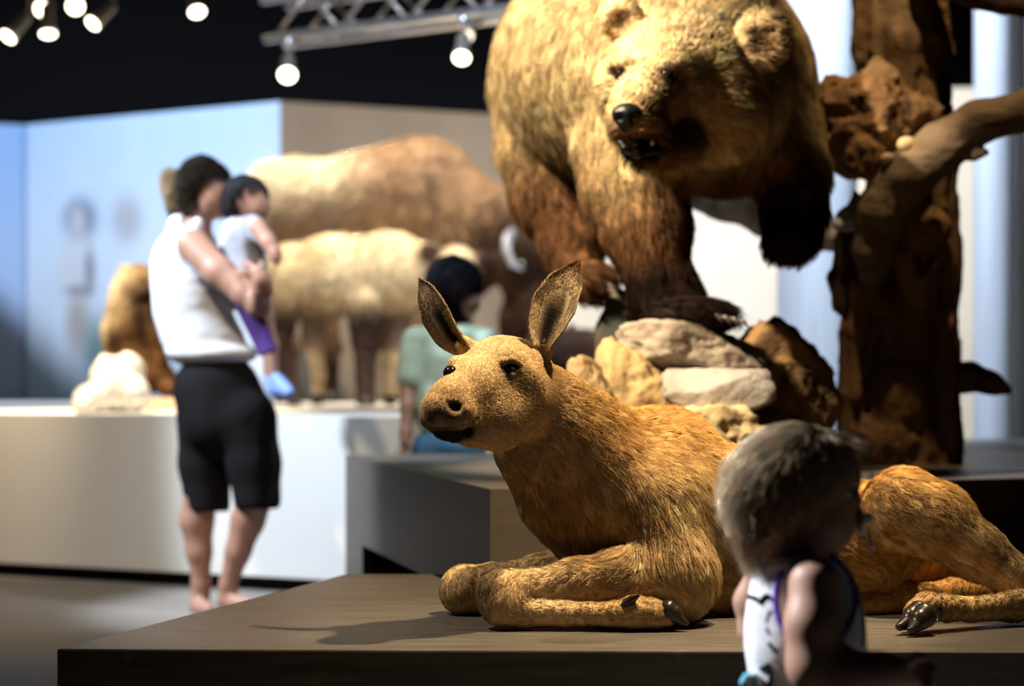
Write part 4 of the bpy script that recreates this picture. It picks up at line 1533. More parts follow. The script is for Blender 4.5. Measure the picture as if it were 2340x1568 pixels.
for x_, y_, d_ in ((990, 915, 11.97), (1042, 912, 12.28), (658, 913, 12.1), (752, 908, 12.43)):
    hf = Field()
    hf.ell(np.array([A(x_, y_, d_)[0], d_ - .02, Z_W + 0.05]), (0.06, 0.075, 0.05), .02)
    hv, hF = hf.mesh(0.012)
    hv[:, 2] = np.maximum(hv[:, 2], Z_W + .001)
    mesh_obj('hoof', hv, hF, HOOF, bison)

bcalf = thing('bison_calf', 'cream bison calf mount with dark legs standing before the big bison', 'bison', A(770, 925, 11.1))
f = Field()
f.ellp(655, 640, 11.1, (62, 72, 80), .06).ellp(770, 628, 11.1, (118, 82, 92), .08).ellp(890, 622, 11.08, (95, 84, 92), .08).ellp(965, 622, 11.0, (62, 62, 66), .06)
f.ellp(1040, 618, 10.9, (52, 60, 56), .05).ellp(1050, 672, 10.75, (36, 42, 40), .05)
f.chain([(648, 690, 11.05, 44), (640, 770, 11.05, 26), (658, 850, 11.05, 17), (672, 918, 11.0, 16)], .03)
f.chain([(720, 690, 11.3, 40), (716, 780, 11.3, 22), (728, 850, 11.3, 15), (726, 912, 11.3, 14)], .03)
f.chain([(838, 690, 11.0, 50), (836, 780, 11.0, 30), (834, 860, 11.0, 21), (836, 918, 10.98, 22)], .03)
f.chain([(905, 690, 11.25, 46), (896, 790, 11.25, 26), (892, 860, 11.25, 18), (892, 912, 11.25, 18)], .03)
f.ellp(984, 584, 10.9, (20, 12, 32), .02).ellp(1112, 592, 10.9, (30, 12, 22), .02)
f.chain([(1085, 605, 10.92, 18), (1122, 590, 10.95, 10)], .02)
V, F = f.mesh(0.018)
V[:, 2] = np.maximum(V[:, 2], Z_W + 0.002)


def bcalf_color(P, rng=None):
    c = mixc((0.24, 0.17, 0.12), (0.80, 0.64, 0.42), smoothstep(1.16, 1.42, P[:, 2] + .05 * fbm(P * 5, 2, 4)))  # cream coat; top light and dusky shade below are put into the colour
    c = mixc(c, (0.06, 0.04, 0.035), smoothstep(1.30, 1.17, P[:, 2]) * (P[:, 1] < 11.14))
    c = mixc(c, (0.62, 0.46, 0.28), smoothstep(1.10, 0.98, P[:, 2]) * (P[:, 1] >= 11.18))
    c = mixc(c, (0.05, 0.03, 0.025), np.clip(1.5 * near(P, 984, 582, 10.88, 34) + 1.5 * near(P, 1115, 592, 10.88, 34), 0, 1))
    c = noisy(c, P, 35, 0.18, 5)
    return c if rng is None else np.clip(c * rng.lognormal(0, .22, len(P))[:, None], .004, .95)


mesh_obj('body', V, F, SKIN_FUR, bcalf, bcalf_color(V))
c_comb = comb_field([((700, 570, 11), (660, 680, 11)), ((860, 560, 11), (830, 680, 11)), ((960, 590, 11), (970, 680, 11)), ((1040, 600, 10.8), (1045, 680, 10.7))])
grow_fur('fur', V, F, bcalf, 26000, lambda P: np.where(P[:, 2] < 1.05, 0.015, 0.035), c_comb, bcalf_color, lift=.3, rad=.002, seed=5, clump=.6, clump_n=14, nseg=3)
for x_, y_, d_ in ((675, 918, 11.0), (726, 912, 11.3), (836, 918, 10.97), (892, 912, 11.25)):
    hf = Field()
    hf.ell(np.array([A(x_, y_, d_)[0], d_ - .02, Z_W + 0.03]), (0.045, 0.05, 0.035), .02)
    hv, hF = hf.mesh(0.01)
    hv[:, 2] = np.maximum(hv[:, 2], Z_W + .001)
    mesh_obj('hoof', hv, hF, HOOF, bcalf)

# upright brown mount on a tan base slab
slab = bm_obj('base_slab', prism([(A(275, 0, 9.5)[0], 9.2), (A(430, 0, 9.5)[0], 9.2), (A(430, 0, 9.9)[0], 9.95), (A(285, 0, 9.9)[0], 9.95)], Z_W, Z_W + 0.06), plain('tan_base', (0.46, 0.34, 0.22), 0.7, noise=(8, .15, (1, 1, 1))), bevel=0.006)
tag(slab, 'low tan base slab under the upright brown animal', 'base')
cub = thing('upright_animal', 'brown furry animal mount sitting upright on a tan base beside the visitor', 'animal', A(320, 900, 9.55))
f = Field()
f.ellp(312, 835, 9.6, (70, 75, 62), .06).ellp(300, 760, 9.6, (66, 65, 75), .06).ellp(302, 690, 9.58, (52, 50, 58), .05)
f.ellp(308, 648, 9.55, (42, 44, 40), .04).chain([(325, 650, 9.52, 30), (352, 662, 9.48, 18)], .03)
f.ellp(285, 615, 9.6, (11, 7, 12), .015).ellp(322, 612, 9.56, (11, 7, 12), .015)
f.chain([(335, 720, 9.48, 24), (352, 770, 9.44, 20), (358, 820, 9.42, 17)], .03)
f.ellp(345, 860, 9.48, (52, 55, 36), .04).ellp(385, 885, 9.42, (28, 34, 16), .03).ellp(300, 885, 9.45, (34, 40, 18), .03)
V, F = f.mesh(0.014)
V[:, 2] = np.maximum(V[:, 2], Z_W + 0.061)


def cub_color(P, rng=None):
    c = mixc((0.15, 0.075, 0.03), (0.80, 0.66, 0.42), np.clip(near(P, 276, 655, 9.55, 52) + .8 * near(P, 242, 745, 9.55, 34), 0, 1))
    c = mixc(c, (0.035, 0.02, 0.012), np.clip(1.2 * near(P, 335, 690, 9.45, 44) + near(P, 338, 770, 9.45, 52) + near(P, 262, 775, 9.48, 26) + near(P, 345, 880, 9.42, 34), 0, 1))
    c = noisy(c, P, 37, 0.2, 8)
    return c if rng is None else np.clip(c * rng.lognormal(0, .22, len(P))[:, None], .004, .95)


mesh_obj('body', V, F, SKIN_FUR, cub, cub_color(V))
grow_fur('fur', V, F, cub, 14000, lambda P: np.full(len(P), 0.03), comb_field([((300, 650, 9.5), (290, 760, 9.5)), ((320, 760, 9.5), (330, 880, 9.5))]), cub_color, lift=.35, rad=.0016, seed=6, clump=.6, nseg=3)
ball_obj('eye', A(332, 645, 9.45), 0.012, EYE, cub)
ball_obj('nose', A(364, 662, 9.46), [0.018, 0.02, 0.015], BLACKNOSE, cub)

hare = thing('white_animal', 'small white furry animal mount crouching near the front edge of the white plinth', 'animal', A(255, 945, 8.72))
f = Field()
f.ellp(272, 892, 8.75, (62, 55, 48), .04).ellp(250, 862, 8.78, (40, 42, 46), .03).ellp(292, 850, 8.8, (36, 36, 40), .03)
f.ellp(212, 912, 8.68, (42, 40, 34), .03).ellp(195, 925, 8.62, (26, 28, 22), .02).ellp(310, 905, 8.7, (30, 36, 34), .03)
f.ellp(238, 828, 8.78, (13, 9, 20), .015).ellp(288, 824, 8.8, (15, 9, 20), .015)
V, F = f.mesh(0.011)
V[:, 2] = np.maximum(V[:, 2], Z_W + 0.001)
wc = lambda P, r=None: np.full((len(P), 3), 0.86) * np.array((1, .97, .88))
mesh_obj('body', V, F, SKIN_FUR, hare, wc(V))
grow_fur('fur', V, F, hare, 9000, lambda P: np.full(len(P), 0.018), comb_field([((240, 850, 8.7), (270, 900, 8.7)), ((220, 900, 8.6), (250, 930, 8.6))]), wc, lift=.4, rad=.0014, seed=9, clump=.5, nseg=3)

# low case with an orange edge and a resting brown mount, far behind the calf's ear
case = thing('display_case', 'low grey display case with an orange edge behind the right ear of the moose calf', 'case', (0.4, 10.2, Z_W))
cx0, cx1 = 0.10, 0.57
bm_obj('body', prism([(cx0, 9.9), (cx1, 9.75), (cx1, 10.55), (cx0, 10.6)], Z_W, 0.90), plain('blue_grey_panel', (0.30, 0.34, 0.42), .6), case, bevel=.005)
bm_obj('edge', prism([(cx0 - .01, 9.89), (cx1 + .01, 9.74), (cx1 + .01, 9.80), (cx0 - .01, 9.95)], 0.825, 0.855), plain('orange_edge', (0.70, 0.36, 0.20), .6), case)
rest = thing('resting_animal', 'brown rounded animal mount resting on the low case behind the calf ear', 'animal', (0.35, 10.2, 0.9))
f = Field()
f.ell((0.36, 10.2, 1.0), (0.20, 0.20, 0.12), .05).ell((0.24, 10.1, 1.03), (0.10, 0.11, 0.09), .04).ell((0.16, 10.02, 1.0), (0.05, 0.06, 0.045), .03)
f.ell((0.24, 10.16, 1.12), (0.022, 0.015, 0.03), .015).ell((0.30, 10.1, 1.12), (0.022, 0.015, 0.03), .015)
V, F = f.mesh(0.014)
V[:, 2] = np.maximum(V[:, 2], 0.902)
rc = lambda P, r=None: noisy(np.tile((0.30, 0.20, 0.17), (len(P), 1)), P, 39, .25, 9)
mesh_obj('body', V, F, SKIN_FUR, rest, rc(V))
grow_fur('fur', V, F, rest, 6000, lambda P: np.full(len(P), .025), lambda P: np.tile((1.0, 0, -.4), (len(P), 1)), rc, rad=.0016, seed=31, nseg=3)
ball_obj('eye', (0.165, 9.965, 1.015), .009, EYE, rest)

# ----------------------------------------------------------------------------- visitors
SKIN = attr_mat('skin', 0.5, 0.35, 0, 0, sss=0.12)
M_TANK = plain('white_jersey', (0.80, 0.82, 0.86), 0.85, 0.1, noise=(14, 0.05, (1, 1, 3)), bump=0.2)
M_BLACKCLOTH = plain('black_cotton', (0.010, 0.009, 0.010), 0.85, 0.1)
M_PURPLE = plain('purple_webbing', (0.045, 0.02, 0.11), 0.8, 0.1)
M_GREEN = plain('pale_green_jersey', (0.42, 0.52, 0.40), 0.85, 0.1, noise=(10, 0.12, (1, 1, 2)))
M_DENIM = plain('blue_denim', (0.07, 0.16, 0.27), 0.85, 0.1, noise=(30, 0.25, (1, 1, 4)))
M_GREYSHIRT = plain('grey_white_shirt', (0.34, 0.36, 0.42), 0.85, 0.1, noise=(16, 0.35, (1, 1, 1)))
M_BLUESHOE = plain('blue_shoe', (0.18, 0.28, 0.62), 0.6, 0.3)


def skin_col(P, base=(0.40, 0.215, 0.15), seed=1):
    return np.clip(np.array(base) * (1 + 0.08 * fbm(P * 30, 2, seed))[:, None], .01, .9)


def strands(name, V, F, parent, n, L, guides, base, lift=.3, rad=.0012, seed=1, clump=.7, droop=.2, jitter=.3, mask=None, nseg=5, var=.25):
    def colf(P, r):
        return np.clip(np.array(base) * (1 + .35 * fbm(P * 40, 2, seed))[:, None] * r.lognormal(0, var, len(P))[:, None], .004, .95)
    ln = (lambda P: np.full(len(P), L)) if np.isscalar(L) else L
    return grow_fur(name, V, F, parent, n, ln, comb_field(guides), colf, lift=lift, rad=rad, seed=seed, clump=clump, droop=droop, jitter=jitter, nseg=nseg, back=0.6)


# woman carrying a child
w = thing('person', 'person in a white tank top and black cropped trousers carrying a small child', 'person', (float(A(500, 0, 7.27)[0]), 7.27, 0))
f = Field()
f.ellp(476, 430, 7.27, (44, 52, 58), .03).ellp(490, 455, 7.25, (34, 40, 42), .03).ellp(520, 448, 7.25, (9, 8, 9), .012).ellp(505, 485, 7.25, (20, 24, 16), .02)
f.chain([(462, 480, 7.28, 27), (448, 530, 7.29, 32)], .03)
f.ellp(435, 580, 7.28, (72, 62, 50), .05).ellp(445, 680, 7.28, (72, 62, 90), .05)
f.chain([(440, 560, 7.16, 38), (500, 622, 7.09, 34), (560, 672, 7.05, 29), (592, 700, 7.03, 26)], .02)
f.chain([(592, 700, 7.03, 26), (600, 660, 6.95, 22), (598, 640, 6.93, 19), (588, 620, 6.93, 16)], .02)
f.chain([(400, 560, 7.42, 32), (430, 650, 7.46, 26), (520, 690, 7.38, 22), (570, 690, 7.26, 18)], .02)
for k in range(4):
    f.chain([(585 - 2 * k, 618, 6.93 + .012 * k, 7), (572 - 2 * k, 604, 6.96 + .012 * k, 6), (560 - 2 * k, 600, 6.99 + .012 * k, 5)], .004)
f.chain([(594, 626, 6.94, 7), (600, 608, 6.96, 6), (596, 596, 6.98, 5)], .005)
for (kx, kd), (ax, ad), (cx_, cd_) in (((462, 7.3), (460, 7.32), (450, 7.31)), ((595, 7.2), (522, 7.25), (566, 7.23))):
    f.chain([(kx, 1110, kd, 40), (cx_, 1190, cd_, 38), ((cx_ + ax) / 2, 1260, cd_, 29), (ax, 1335, ad, 20), (ax - 2, 1372, ad + .01, 22)], .02)
f.chain([(450, 740, 7.29, 50), (495, 880, 7.28, 56)], .03)
f.chain([(480, 900, 7.31, 40), (462, 1110, 7.31, 36)], .02).chain([(545, 900, 7.25, 40), (592, 1110, 7.2, 36)], .02)
f.chain([(452, 1385, 7.33, 20), (468, 1392, 7.22, 17), (478, 1394, 7.14, 13)], .02)
f.chain([(520, 1375, 7.26, 20), (545, 1380, 7.21, 17), (570, 1380, 7.17, 13)], .02)
V, F = f.mesh(0.010)
V[:, 2] = np.maximum(V[:, 2], 0.002)
mesh_obj('body', V, F, SKIN, w, skin_col(V))
f = Field()
f.ellp(428, 610, 7.29, (84, 72, 96), .05).ellp(440, 700, 7.29, (90, 76, 110), .06).ellp(468, 775, 7.29, (92, 80, 62), .05)
f.ellp(488, 808, 7.28, (102, 84, 30), .04)
f.chain([(405, 510, 7.35, 20), (395, 570, 7.36, 30)], .03).chain([(452, 508, 7.2, 12), (430, 560, 7.22, 24)], .03)
f.ellp(442, 575, 7.12, (44, 40, 46), .02, op='sub')
f.disp(lambda P: 0.005 * fbm(P * np.array([10, 10, 22]), 2, 41))
V, F = f.mesh(0.010)
mesh_obj('tank_top', V, F, M_TANK, w)
f = Field()
f.ellp(495, 890, 7.28, (100, 86, 86), .05).ellp(520, 960, 7.26, (108, 86, 90), .05)
f.chain([(470, 960, 7.32, 66), (468, 1060, 7.32, 58), (474, 1152, 7.31, 52)], .03)
f.chain([(562, 960, 7.22, 70), (580, 1060, 7.21, 60), (588, 1142, 7.2, 54)], .03)
f.ellp(474, 1175, 7.31, (46, 46, 24), .01, op='sub').ellp(588, 1170, 7.2, (48, 48, 24), .01, op='sub')
V, F = f.mesh(0.011)
mesh_obj('trousers', V, F, M_BLACKCLOTH, w)
f = Field()
f.ellp(466, 418, 7.28, (56, 58, 58), .03).ellp(447, 450, 7.29, (36, 48, 48), .03)
f.ellp(401, 420, 7.36, (28, 30, 34), .02).ellp(398, 450, 7.37, (20, 24, 34), .02).chain([(425, 410, 7.33, 16), (405, 415, 7.35, 16)], .02)
V, F = f.mesh(0.010)
cW = mixc((0.030, 0.024, 0.020), (0.50, 0.36, 0.21), np.clip(near(V, 395, 425, 7.36, 42) + .5 * near(V, 455, 480, 7.2, 30), 0, 1))
hw = mesh_obj('hair', V, F, SKIN_FUR, w, noisy(cW, V, 51, .3, 20))
grow_fur('hair_strands', V, F, hw, 9000, lambda P: np.full(len(P), .05), comb_field([((470, 370, 7.2), (430, 420, 7.2)), ((440, 440, 7.2), (440, 500, 7.2)), ((400, 410, 7.3), (395, 480, 7.3))]),
         lambda P, r: np.clip(mixc((0.030, 0.024, 0.020), (0.54, 0.39, 0.23), np.clip(near(P, 395, 425, 7.36, 42) + .5 * near(P, 455, 480, 7.2, 30), 0, 1)) * r.lognormal(0, .4, len(P))[:, None], .003, .9), lift=.15, rad=.001, seed=17, clump=.4, nseg=4)
sp = [A(505, 570, 7.16), A(525, 630, 7.13), A(558, 695, 7.09), A(588, 750, 7.05), A(612, 805, 7.04)]
V, F = tube(sp, [0.024, 0.030, 0.036, 0.038, 0.034], 12)
c0 = np.mean(sp, 0)
mesh_obj('carrier_strap', V, F, M_PURPLE, w)

# child on the arm
k1 = thing('person', 'small dark-haired child in a grey-white shirt held on the arm of the standing visitor', 'person', A(590, 700, 7.10))
f = Field()
f.ellp(566, 455, 7.20, (43, 48, 48), .03).ellp(590, 478, 7.18, (24, 34, 28), .03).ellp(612, 472, 7.18, (6, 6, 6), .008)
f.chain([(560, 500, 7.21, 22), (555, 530, 7.21, 26)], .02)
f.ellp(556, 570, 7.20, (44, 42, 70), .04)
f.chain([(590, 520, 7.11, 22), (615, 555, 7.07, 17), (628, 578, 7.05, 13), (632, 590, 7.04, 11)], .02)
for k in range(4):
    f.chain([(626 + 3 * k, 590, 7.04, 4), (628 + 3 * k, 606, 7.035, 3.4)], .003)
f.chain([(622, 584, 7.04, 4.5), (617, 597, 7.035, 3.5)], .003)
f.chain([(575, 640, 7.14, 28), (602, 720, 7.12, 23), (620, 790, 7.12, 17), (626, 860, 7.10, 13)], .02)
f.chain([(545, 640, 7.08, 28), (600, 720, 7.16, 24), (618, 800, 7.18, 18), (615, 860, 7.18, 14)], .02)
V, F = f.mesh(0.009)
mesh_obj('body', V, F, SKIN, k1, skin_col(V))
f = Field()
f.ellp(553, 560, 7.20, (56, 52, 72), .04).ellp(560, 620, 7.19, (50, 50, 50), .04).chain([(578, 516, 7.15, 26), (604, 542, 7.10, 22)], .02)
V, F = f.mesh(0.009)
mesh_obj('shirt', V, F, M_GREYSHIRT, k1)
f = Field()
f.ellp(560, 445, 7.21, (48, 52, 44), .03).ellp(545, 470, 7.22, (34, 42, 34), .03)
V, F = f.mesh(0.009)
h_k = mesh_obj('hair', V, F, SKIN_FUR, k1, noisy(np.tile((0.045, 0.042, 0.048), (len(V), 1)), V, 53, .3, 22))
strands('hair_strands', V, F, h_k, 5000, .03, [((560, 400, 7.15), (530, 440, 7.15)), ((580, 420, 7.15), (600, 450, 7.15)), ((540, 460, 7.15), (540, 500, 7.15))], (0.045, 0.042, 0.048), rad=.001, seed=19)
f = Field()
f.chain([(634, 868, 7.07, 17), (650, 890, 7.02, 16), (662, 898, 6.98, 13)], .02)
V, F = f.mesh(0.008)
mesh_obj('shoe', V, F, M_BLUESHOE, k1)
f = Field()
f.chain([(616, 866, 7.18, 16), (630, 888, 7.13, 15), (640, 894, 7.1, 12)], .02)
V, F = f.mesh(0.008)
mesh_obj('shoe', V, F, M_BLUESHOE, k1)

# child in the green shirt
g = thing('person', 'dark-haired child in a pale green shirt seen from behind, behind the moose calf head', 'person', (float(A(1030, 0, 7.4)[0]), 7.4, 0))
f = Field()
f.ellp(1042, 655, 7.4, (46, 54, 62), .03).ellp(1070, 690, 7.4, (28, 36, 34), .03).ellp(1094, 682, 7.4, (7, 8, 8), .01)
f.chain([(1040, 705, 7.41, 24), (1030, 755, 7.42, 28)], .03).ellp(1025, 850, 7.42, (70, 50, 100), .05)
f.chain([(942, 785, 7.42, 26), (935, 870, 7.40, 20), (932, 930, 7.36, 17), (927, 990, 7.33, 13), (926, 1010, 7.32, 13)], .02)
f.chain([(1110, 785, 7.40, 26), (1135, 860, 7.38, 20), (1130, 930, 7.34, 16), (1120, 1000, 7.32, 13)], .02)
for k in range(4):
    f.chain([(920 + 4 * k, 1018, 7.32, 5), (919 + 4 * k, 1042, 7.31, 4), (921 + 4 * k, 1056, 7.30, 3.4)], .003)
    f.chain([(1114 + 4 * k, 1008, 7.32, 5), (1113 + 4 * k, 1032, 7.31, 4), (1115 + 4 * k, 1046, 7.30, 3.4)], .003)
f.chain([(934, 1012, 7.31, 5), (940, 1030, 7.30, 4)], .003).chain([(1108, 1002, 7.31, 5), (1102, 1020, 7.30, 4)], .003)
f.chain([(990, 1080, 7.42, 40), (988, 1200, 7.42, 30), (988, 1250, 7.43, 29), (988, 1345, 7.44, 18), (986, 1380, 7.40, 18), (984, 1386, 7.34, 15)], .02)
f.chain([(1065, 1080, 7.42, 40), (1068, 1200, 7.42, 30), (1068, 1250, 7.43, 29), (1068, 1345, 7.44, 18), (1070, 1380, 7.40, 18), (1072, 1386, 7.34, 15)], .02)
V, F = f.mesh(0.010)
V[:, 2] = np.maximum(V[:, 2], 0.002)
mesh_obj('body', V, F, SKIN, g, skin_col(V, (0.34, 0.19, 0.13)))
f = Field()
f.ellp(1025, 830, 7.42, (84, 60, 92), .05).ellp(1028, 920, 7.42, (88, 62, 92), .05).ellp(1028, 770, 7.42, (86, 52, 34), .04)
f.chain([(950, 780, 7.42, 34), (938, 860, 7.40, 34)], .02).chain([(1105, 780, 7.40, 34), (1128, 850, 7.38, 34)], .02)
f.disp(lambda P: 0.008 * fbm(P * np.array([14, 14, 7]), 2, 43))
V, F = f.mesh(0.010)
mesh_obj('shirt', V, F, M_GREEN, g)
f = Field()
f.ellp(1028, 1020, 7.42, (84, 62, 50), .04).chain([(990, 1050, 7.42, 50), (988, 1150, 7.42, 46)], .03).chain([(1066, 1050, 7.42, 50), (1068, 1150, 7.42, 46)], .03)
V, F = f.mesh(0.011)
mesh_obj('shorts', V, F, M_DENIM, g)
f = Field()
f.ellp(1036, 645, 7.41, (56, 60, 58), .03).ellp(1026, 690, 7.42, (46, 50, 50), .03)
V, F = f.mesh(0.010)
h_g = mesh_obj('hair', V, F, SKIN_FUR, g, noisy(np.tile((0.014, 0.014, 0.018), (len(V), 1)), V, 57, .3, 20))
strands('hair_strands', V, F, h_g, 7000, .05, [((1040, 590, 7.3), (1010, 640, 7.3)), ((1010, 650, 7.3), (1005, 730, 7.3)), ((1060, 620, 7.3), (1060, 700, 7.3))], (0.014, 0.014, 0.018), rad=.001, seed=23)

# ----------------------------------------------------------------------------- toddler walking past in front
t = thing('person', 'blond toddler in a sleeveless white top with purple trim walking past in front', 'person', (float(A(1840, 0, 2.95)[0]), 2.95, 0))
D = 2.95
f = Field()
f.ellp(1828, 1090, D, (128, 112, 112), .03).ellp(1770, 1115, D, (85, 95, 85), .03).ellp(1905, 1085, D, (52, 78, 72), .03)
f.ellp(1880, 1180, D, (70, 84, 66), .03).ellp(1900, 1222, D, (42, 54, 30), .02).ellp(1838, 1200, D, (60, 76, 50), .03)
f.ellp(1951, 1146, D, (18, 17, 14), .014).ellp(1938, 1190, D, (18, 30, 22), .014)
f.ellp(1860, 1195, D - .035, (50, 40, 46), .02)
f.chain([(1800, 1225, D, 62), (1795, 1290, D, 62)], .03)
f.ellp(1945, 1120, D - .03, (16, 20, 11), .012, op='sub')
# torso, hips, legs
f.ellp(1840, 1400, D, (122, 95, 130), .05).ellp(1845, 1560, D, (130, 100, 120), .05).ellp(1840, 1690, D, (125, 100, 90), .05)
for sx, dd in ((1800, D + .05), (1885, D - .05)):
    f.chain([(sx, 1740, dd, 72), (sx + 8, 1880, dd, 56), (sx - 5, 1990, dd, 44), (sx - 5, 2110, dd, 34), (sx, 2145, dd, 36)], .03)
    f.chain([(sx, 2148, dd, 32), (sx + 50, 2158, dd - .01, 28), (sx + 90, 2162, dd - .01, 22)], .02)
# near arm
f.chain([(1862, 1335, D - .085, 60), (1858, 1430, D - .105, 60), (1862, 1520, D - .11, 60)], .02)
f.chain([(1862, 1520, D - .11, 60), (1930, 1545, D - .12, 57), (2010, 1540, D - .13, 44), (2058, 1538, D - .135, 33)], .02)
f.ellp(2085, 1540, D - .135, (34, 20, 30), .015)
for k, (dy, L) in enumerate(((-20, 34), (-7, 40), (7, 37), (20, 28))):
    f.chain([(2105, 1540 + dy, D - .138, 11), (2105 + L * .6, 1544 + dy, D - .150, 10), (2105 + L * .75, 1556 + dy, D - .165, 9)], .005)
f.chain([(2075, 1518, D - .15, 12), (2095, 1502, D - .16, 11), (2115, 1504, D - .165, 9)], .006)
# far arm swung back
f.chain([(1745, 1320, D + .09, 44), (1716, 1375, D + .10, 34), (1722, 1440, D + .10, 30), (1760, 1490, D + .10, 26)], .02)
for k in range(4):
    f.chain([(1765 + 3 * k, 1500, D + .09 + .008 * k, 9), (1785 + 3 * k, 1520, D + .09 + .008 * k, 8)], .004)
f.chain([(1762, 1490, D + .08, 9), (1780, 1488, D + .07, 8)], .004)
# ear
f.ellp(1806, 1164, D - .072, (22, 10, 32), .008).ellp(1810, 1160, D - .080, (12, 10, 20), .006, op='sub')
V, F = f.mesh(0.0045)
V[:, 2] = np.maximum(V[:, 2], 0.002)
mesh_obj('body', V, F, SKIN, t, skin_col(V, (0.42, 0.245, 0.175), 6))
M_LASH = plain('dark_lashes', (0.03, 0.02, 0.015), 0.6)
ball_obj('eye', A(1935, 1124, D - .047), 0.0085, plain('eye_white', (0.35, 0.36, 0.4), 0.1, 0.6, coat=1), t)
tube_obj('eyebrow', [A(1915, 1090, D - .058), A(1935, 1084, D - .052), A(1952, 1090, D - .042)], [.0015, .0022, .0012], plain('fair_brow', (0.22, 0.15, 0.09), .8), t, 6)

# sleeveless top
f = Field()
f.ellp(1838, 1385, D, (130, 104, 128), .04).ellp(1842, 1500, D, (138, 108, 130), .05).ellp(1838, 1640, D, (142, 114, 90), .05)
f.ellp(1800, 1285, D, (86, 92, 32), .03)
f.ellp(1850, 1240, D, (75, 80, 36), .02, op='sub')
f.ellp(1862, 1375, D - .085, (86, 60, 108), .012, op='sub')
f.disp(lambda P: 0.0035 * fbm(P * np.array([22, 22, 12]), 2, 47))
top_f = f
V, F = f.mesh(0.0048)
top_o = mesh_obj('top', V, F, M_TANK, t)


def on_top(px, py, off=0.0015):
    h_ = top_f.hit(px, py, 2.6, 3.1, 500)
    return A(px, py, (h_ if h_ else D - .03) - off)


# purple binding round the armhole and neck
ring = []
for a in np.linspace(0, 2 * math.pi, 33):
    x_, y_ = 1863 + 92 * math.cos(a), 1372 + 112 * math.sin(a)
    ring.append(on_top(x_, y_, 0.001))
ring = np.array(ring)
for _ in range(2):
    ring[1:-1] = (ring[:-2] + 2 * ring[1:-1] + ring[2:]) / 4
M_TRIM = plain('purple_trim', (0.13, 0.07, 0.42), 0.8, 0.1, noise=(120, 0.4, (1, 1, 1)))
tube_obj('armhole_trim', ring, [0.0048] * len(ring), M_TRIM, top_o, 8)
nk = []
for a in np.linspace(0, 2 * math.pi, 25):
    nk.append(A(1808 + 66 * math.cos(a), 1262 + 6 * math.sin(2 * a), D) + np.array([0, 0.052 * math.sin(a), 0]))
tube_obj('neck_trim', nk, [0.006] * len(nk), M_TRIM, top_o, 8)
M_PRINT = plain('black_print', (0.012, 0.012, 0.014), 0.85, 0.1)
for line, r_ in ((((1712, 1364), (1728, 1369), (1738, 1377), (1745, 1366), (1752, 1361), (1761, 1368)), .0042),
                 (((1760, 1395), (1754, 1410), (1751, 1424)), .0016), (((1752, 1434), (1756, 1448)), .002),
                 (((1756, 1470), (1766, 1480), (1776, 1491)), .0038), (((1792, 1522), (1806, 1532), (1828, 1548)), .0045),
                 (((1958, 1335), (1964, 1380), (1972, 1420), (1972, 1450), (1968, 1478)), .0028),
                 (((1738, 1530), (1756, 1518), (1762, 1545), (1758, 1570)), .0038)):
    P_ = [on_top(x_, y_, 0.0) for x_, y_ in line]
    if len(P_) < 3:
        P_ = [P_[0], (P_[0] + P_[1]) / 2, P_[1]]
    tube_obj('print', P_, [r_] * len(P_), M_PRINT, top_o, 8)
kn = Field()
kc = (1716, 1560)
for i in range(6):
    a = i * 1.05
    kn.ellp(kc[0] + 14 * math.cos(a), kc[1] + 14 * math.sin(a), D - .04, (13, 14, 11), .004)
V, F = kn.mesh(0.003)
n_ = fbm(V * 120, 2, 6)
mesh_obj('bow', V, F, attr_mat('blue_bow', .7, .2), top_o, mixc((0.10, 0.42, 0.62), (0.62, 0.75, 0.80), smoothstep(-.1, .3, n_)))

# blond hair: cap under loose strands
hf = Field()
hf.ellp(1826, 1086, D, (130, 112, 112), .03).ellp(1776, 1108, D, (82, 97, 92), .03).ellp(1768, 1185, D, (58, 80, 58), .03)
hf.ellp(1930, 1150, D, (82, 130, 95), .02, op='sub').ellp(1850, 1215, D, (75, 130, 65), .02, op='sub')
V, F = hf.mesh(0.006)
h_t = mesh_obj('hair', V, F, SKIN_FUR, t, noisy(np.tile((0.46, 0.32, 0.17), (len(V), 1)), V, 59, .25, 40))


def tod_len(P):
    L = np.full(len(P), 0.05)
    L = L * (1 - .55 * near(P, 1930, 1030, D, 90))
    return L * (1 + .9 * near(P, 1700, 1150, D, 110) + .25 * near(P, 1950, 1000, D, 60))


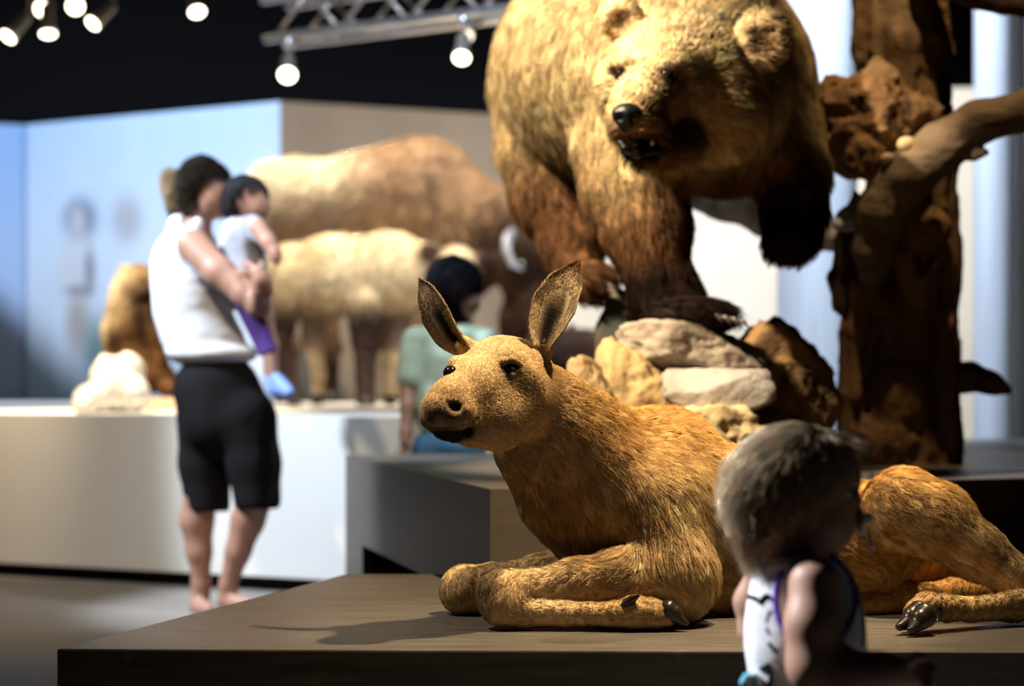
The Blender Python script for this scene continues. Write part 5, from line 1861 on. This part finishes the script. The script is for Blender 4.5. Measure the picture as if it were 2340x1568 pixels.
strands('hair_strands', V, F, h_t, 16000, tod_len, [
    ((1850, 970, D), (1790, 985, D)), ((1900, 985, D), (1960, 985, D)), ((1780, 1000, D), (1710, 1060, D)), ((1720, 1060, D), (1670, 1130, D)),
    ((1700, 1130, D), (1665, 1210, D)), ((1720, 1200, D), (1690, 1260, D)), ((1800, 1050, D - .07), (1740, 1100, D - .08)), ((1760, 1120, D - .07), (1720, 1190, D - .08)),
    ((1880, 1030, D - .07), (1900, 1080, D - .08)), ((1840, 1090, D - .07), (1830, 1140, D - .08)), ((1930, 1000, D), (1985, 1000, D)), ((1770, 1190, D - .07), (1750, 1240, D - .08))],
    (0.88, 0.60, 0.38), lift=.18, rad=.0005, seed=29, clump=.8, droop=.12, jitter=.45)
strands('hair_strands', V, F, h_t, 1500, lambda P: np.where(near(P, 1700, 1130, D, 120) + near(P, 1700, 1210, D, 70) + .9 * near(P, 1930, 990, D, 55) > .42, .064, 0.0), [
    ((1760, 1000, D), (1690, 1040, D)), ((1710, 1090, D), (1640, 1110, D)), ((1700, 1170, D), (1640, 1200, D)), ((1720, 1220, D), (1680, 1262, D)), ((1900, 975, D), (1985, 980, D))],
    (0.88, 0.60, 0.38), lift=.4, rad=.00045, seed=37, clump=.9, droop=.15, jitter=.5)

pc = thing('pacifier', 'pale cream pacifier in the mouth of the blond toddler', 'pacifier', A(1968, 1192, D))
M_PAC = plain('cream_plastic', (0.80, 0.75, 0.66), 0.35, 0.4)
f = Field()
f.ellp(1966, 1192, D, (9, 30, 34), .006).ellp(1966, 1192, D, (6, 40, 20), .006)
V, F = f.mesh(0.0025)
mesh_obj('shield', V, F, M_PAC, pc)
f = Field()
f.ellp(1980, 1186, D, (14, 15, 14), .006)
V, F = f.mesh(0.0025)
mesh_obj('button', V, F, M_PAC, pc)
rg = [A(1988, 1208, D) + np.array([0.004 * math.sin(a) * 1.0, 0.013 * math.cos(a), -0.016 - 0.016 * math.sin(a)]) * np.array([1, 1, 1]) for a in np.linspace(0, 2 * math.pi, 21)]
tube_obj('ring', rg, [0.0026] * len(rg), M_PAC, pc, 8)
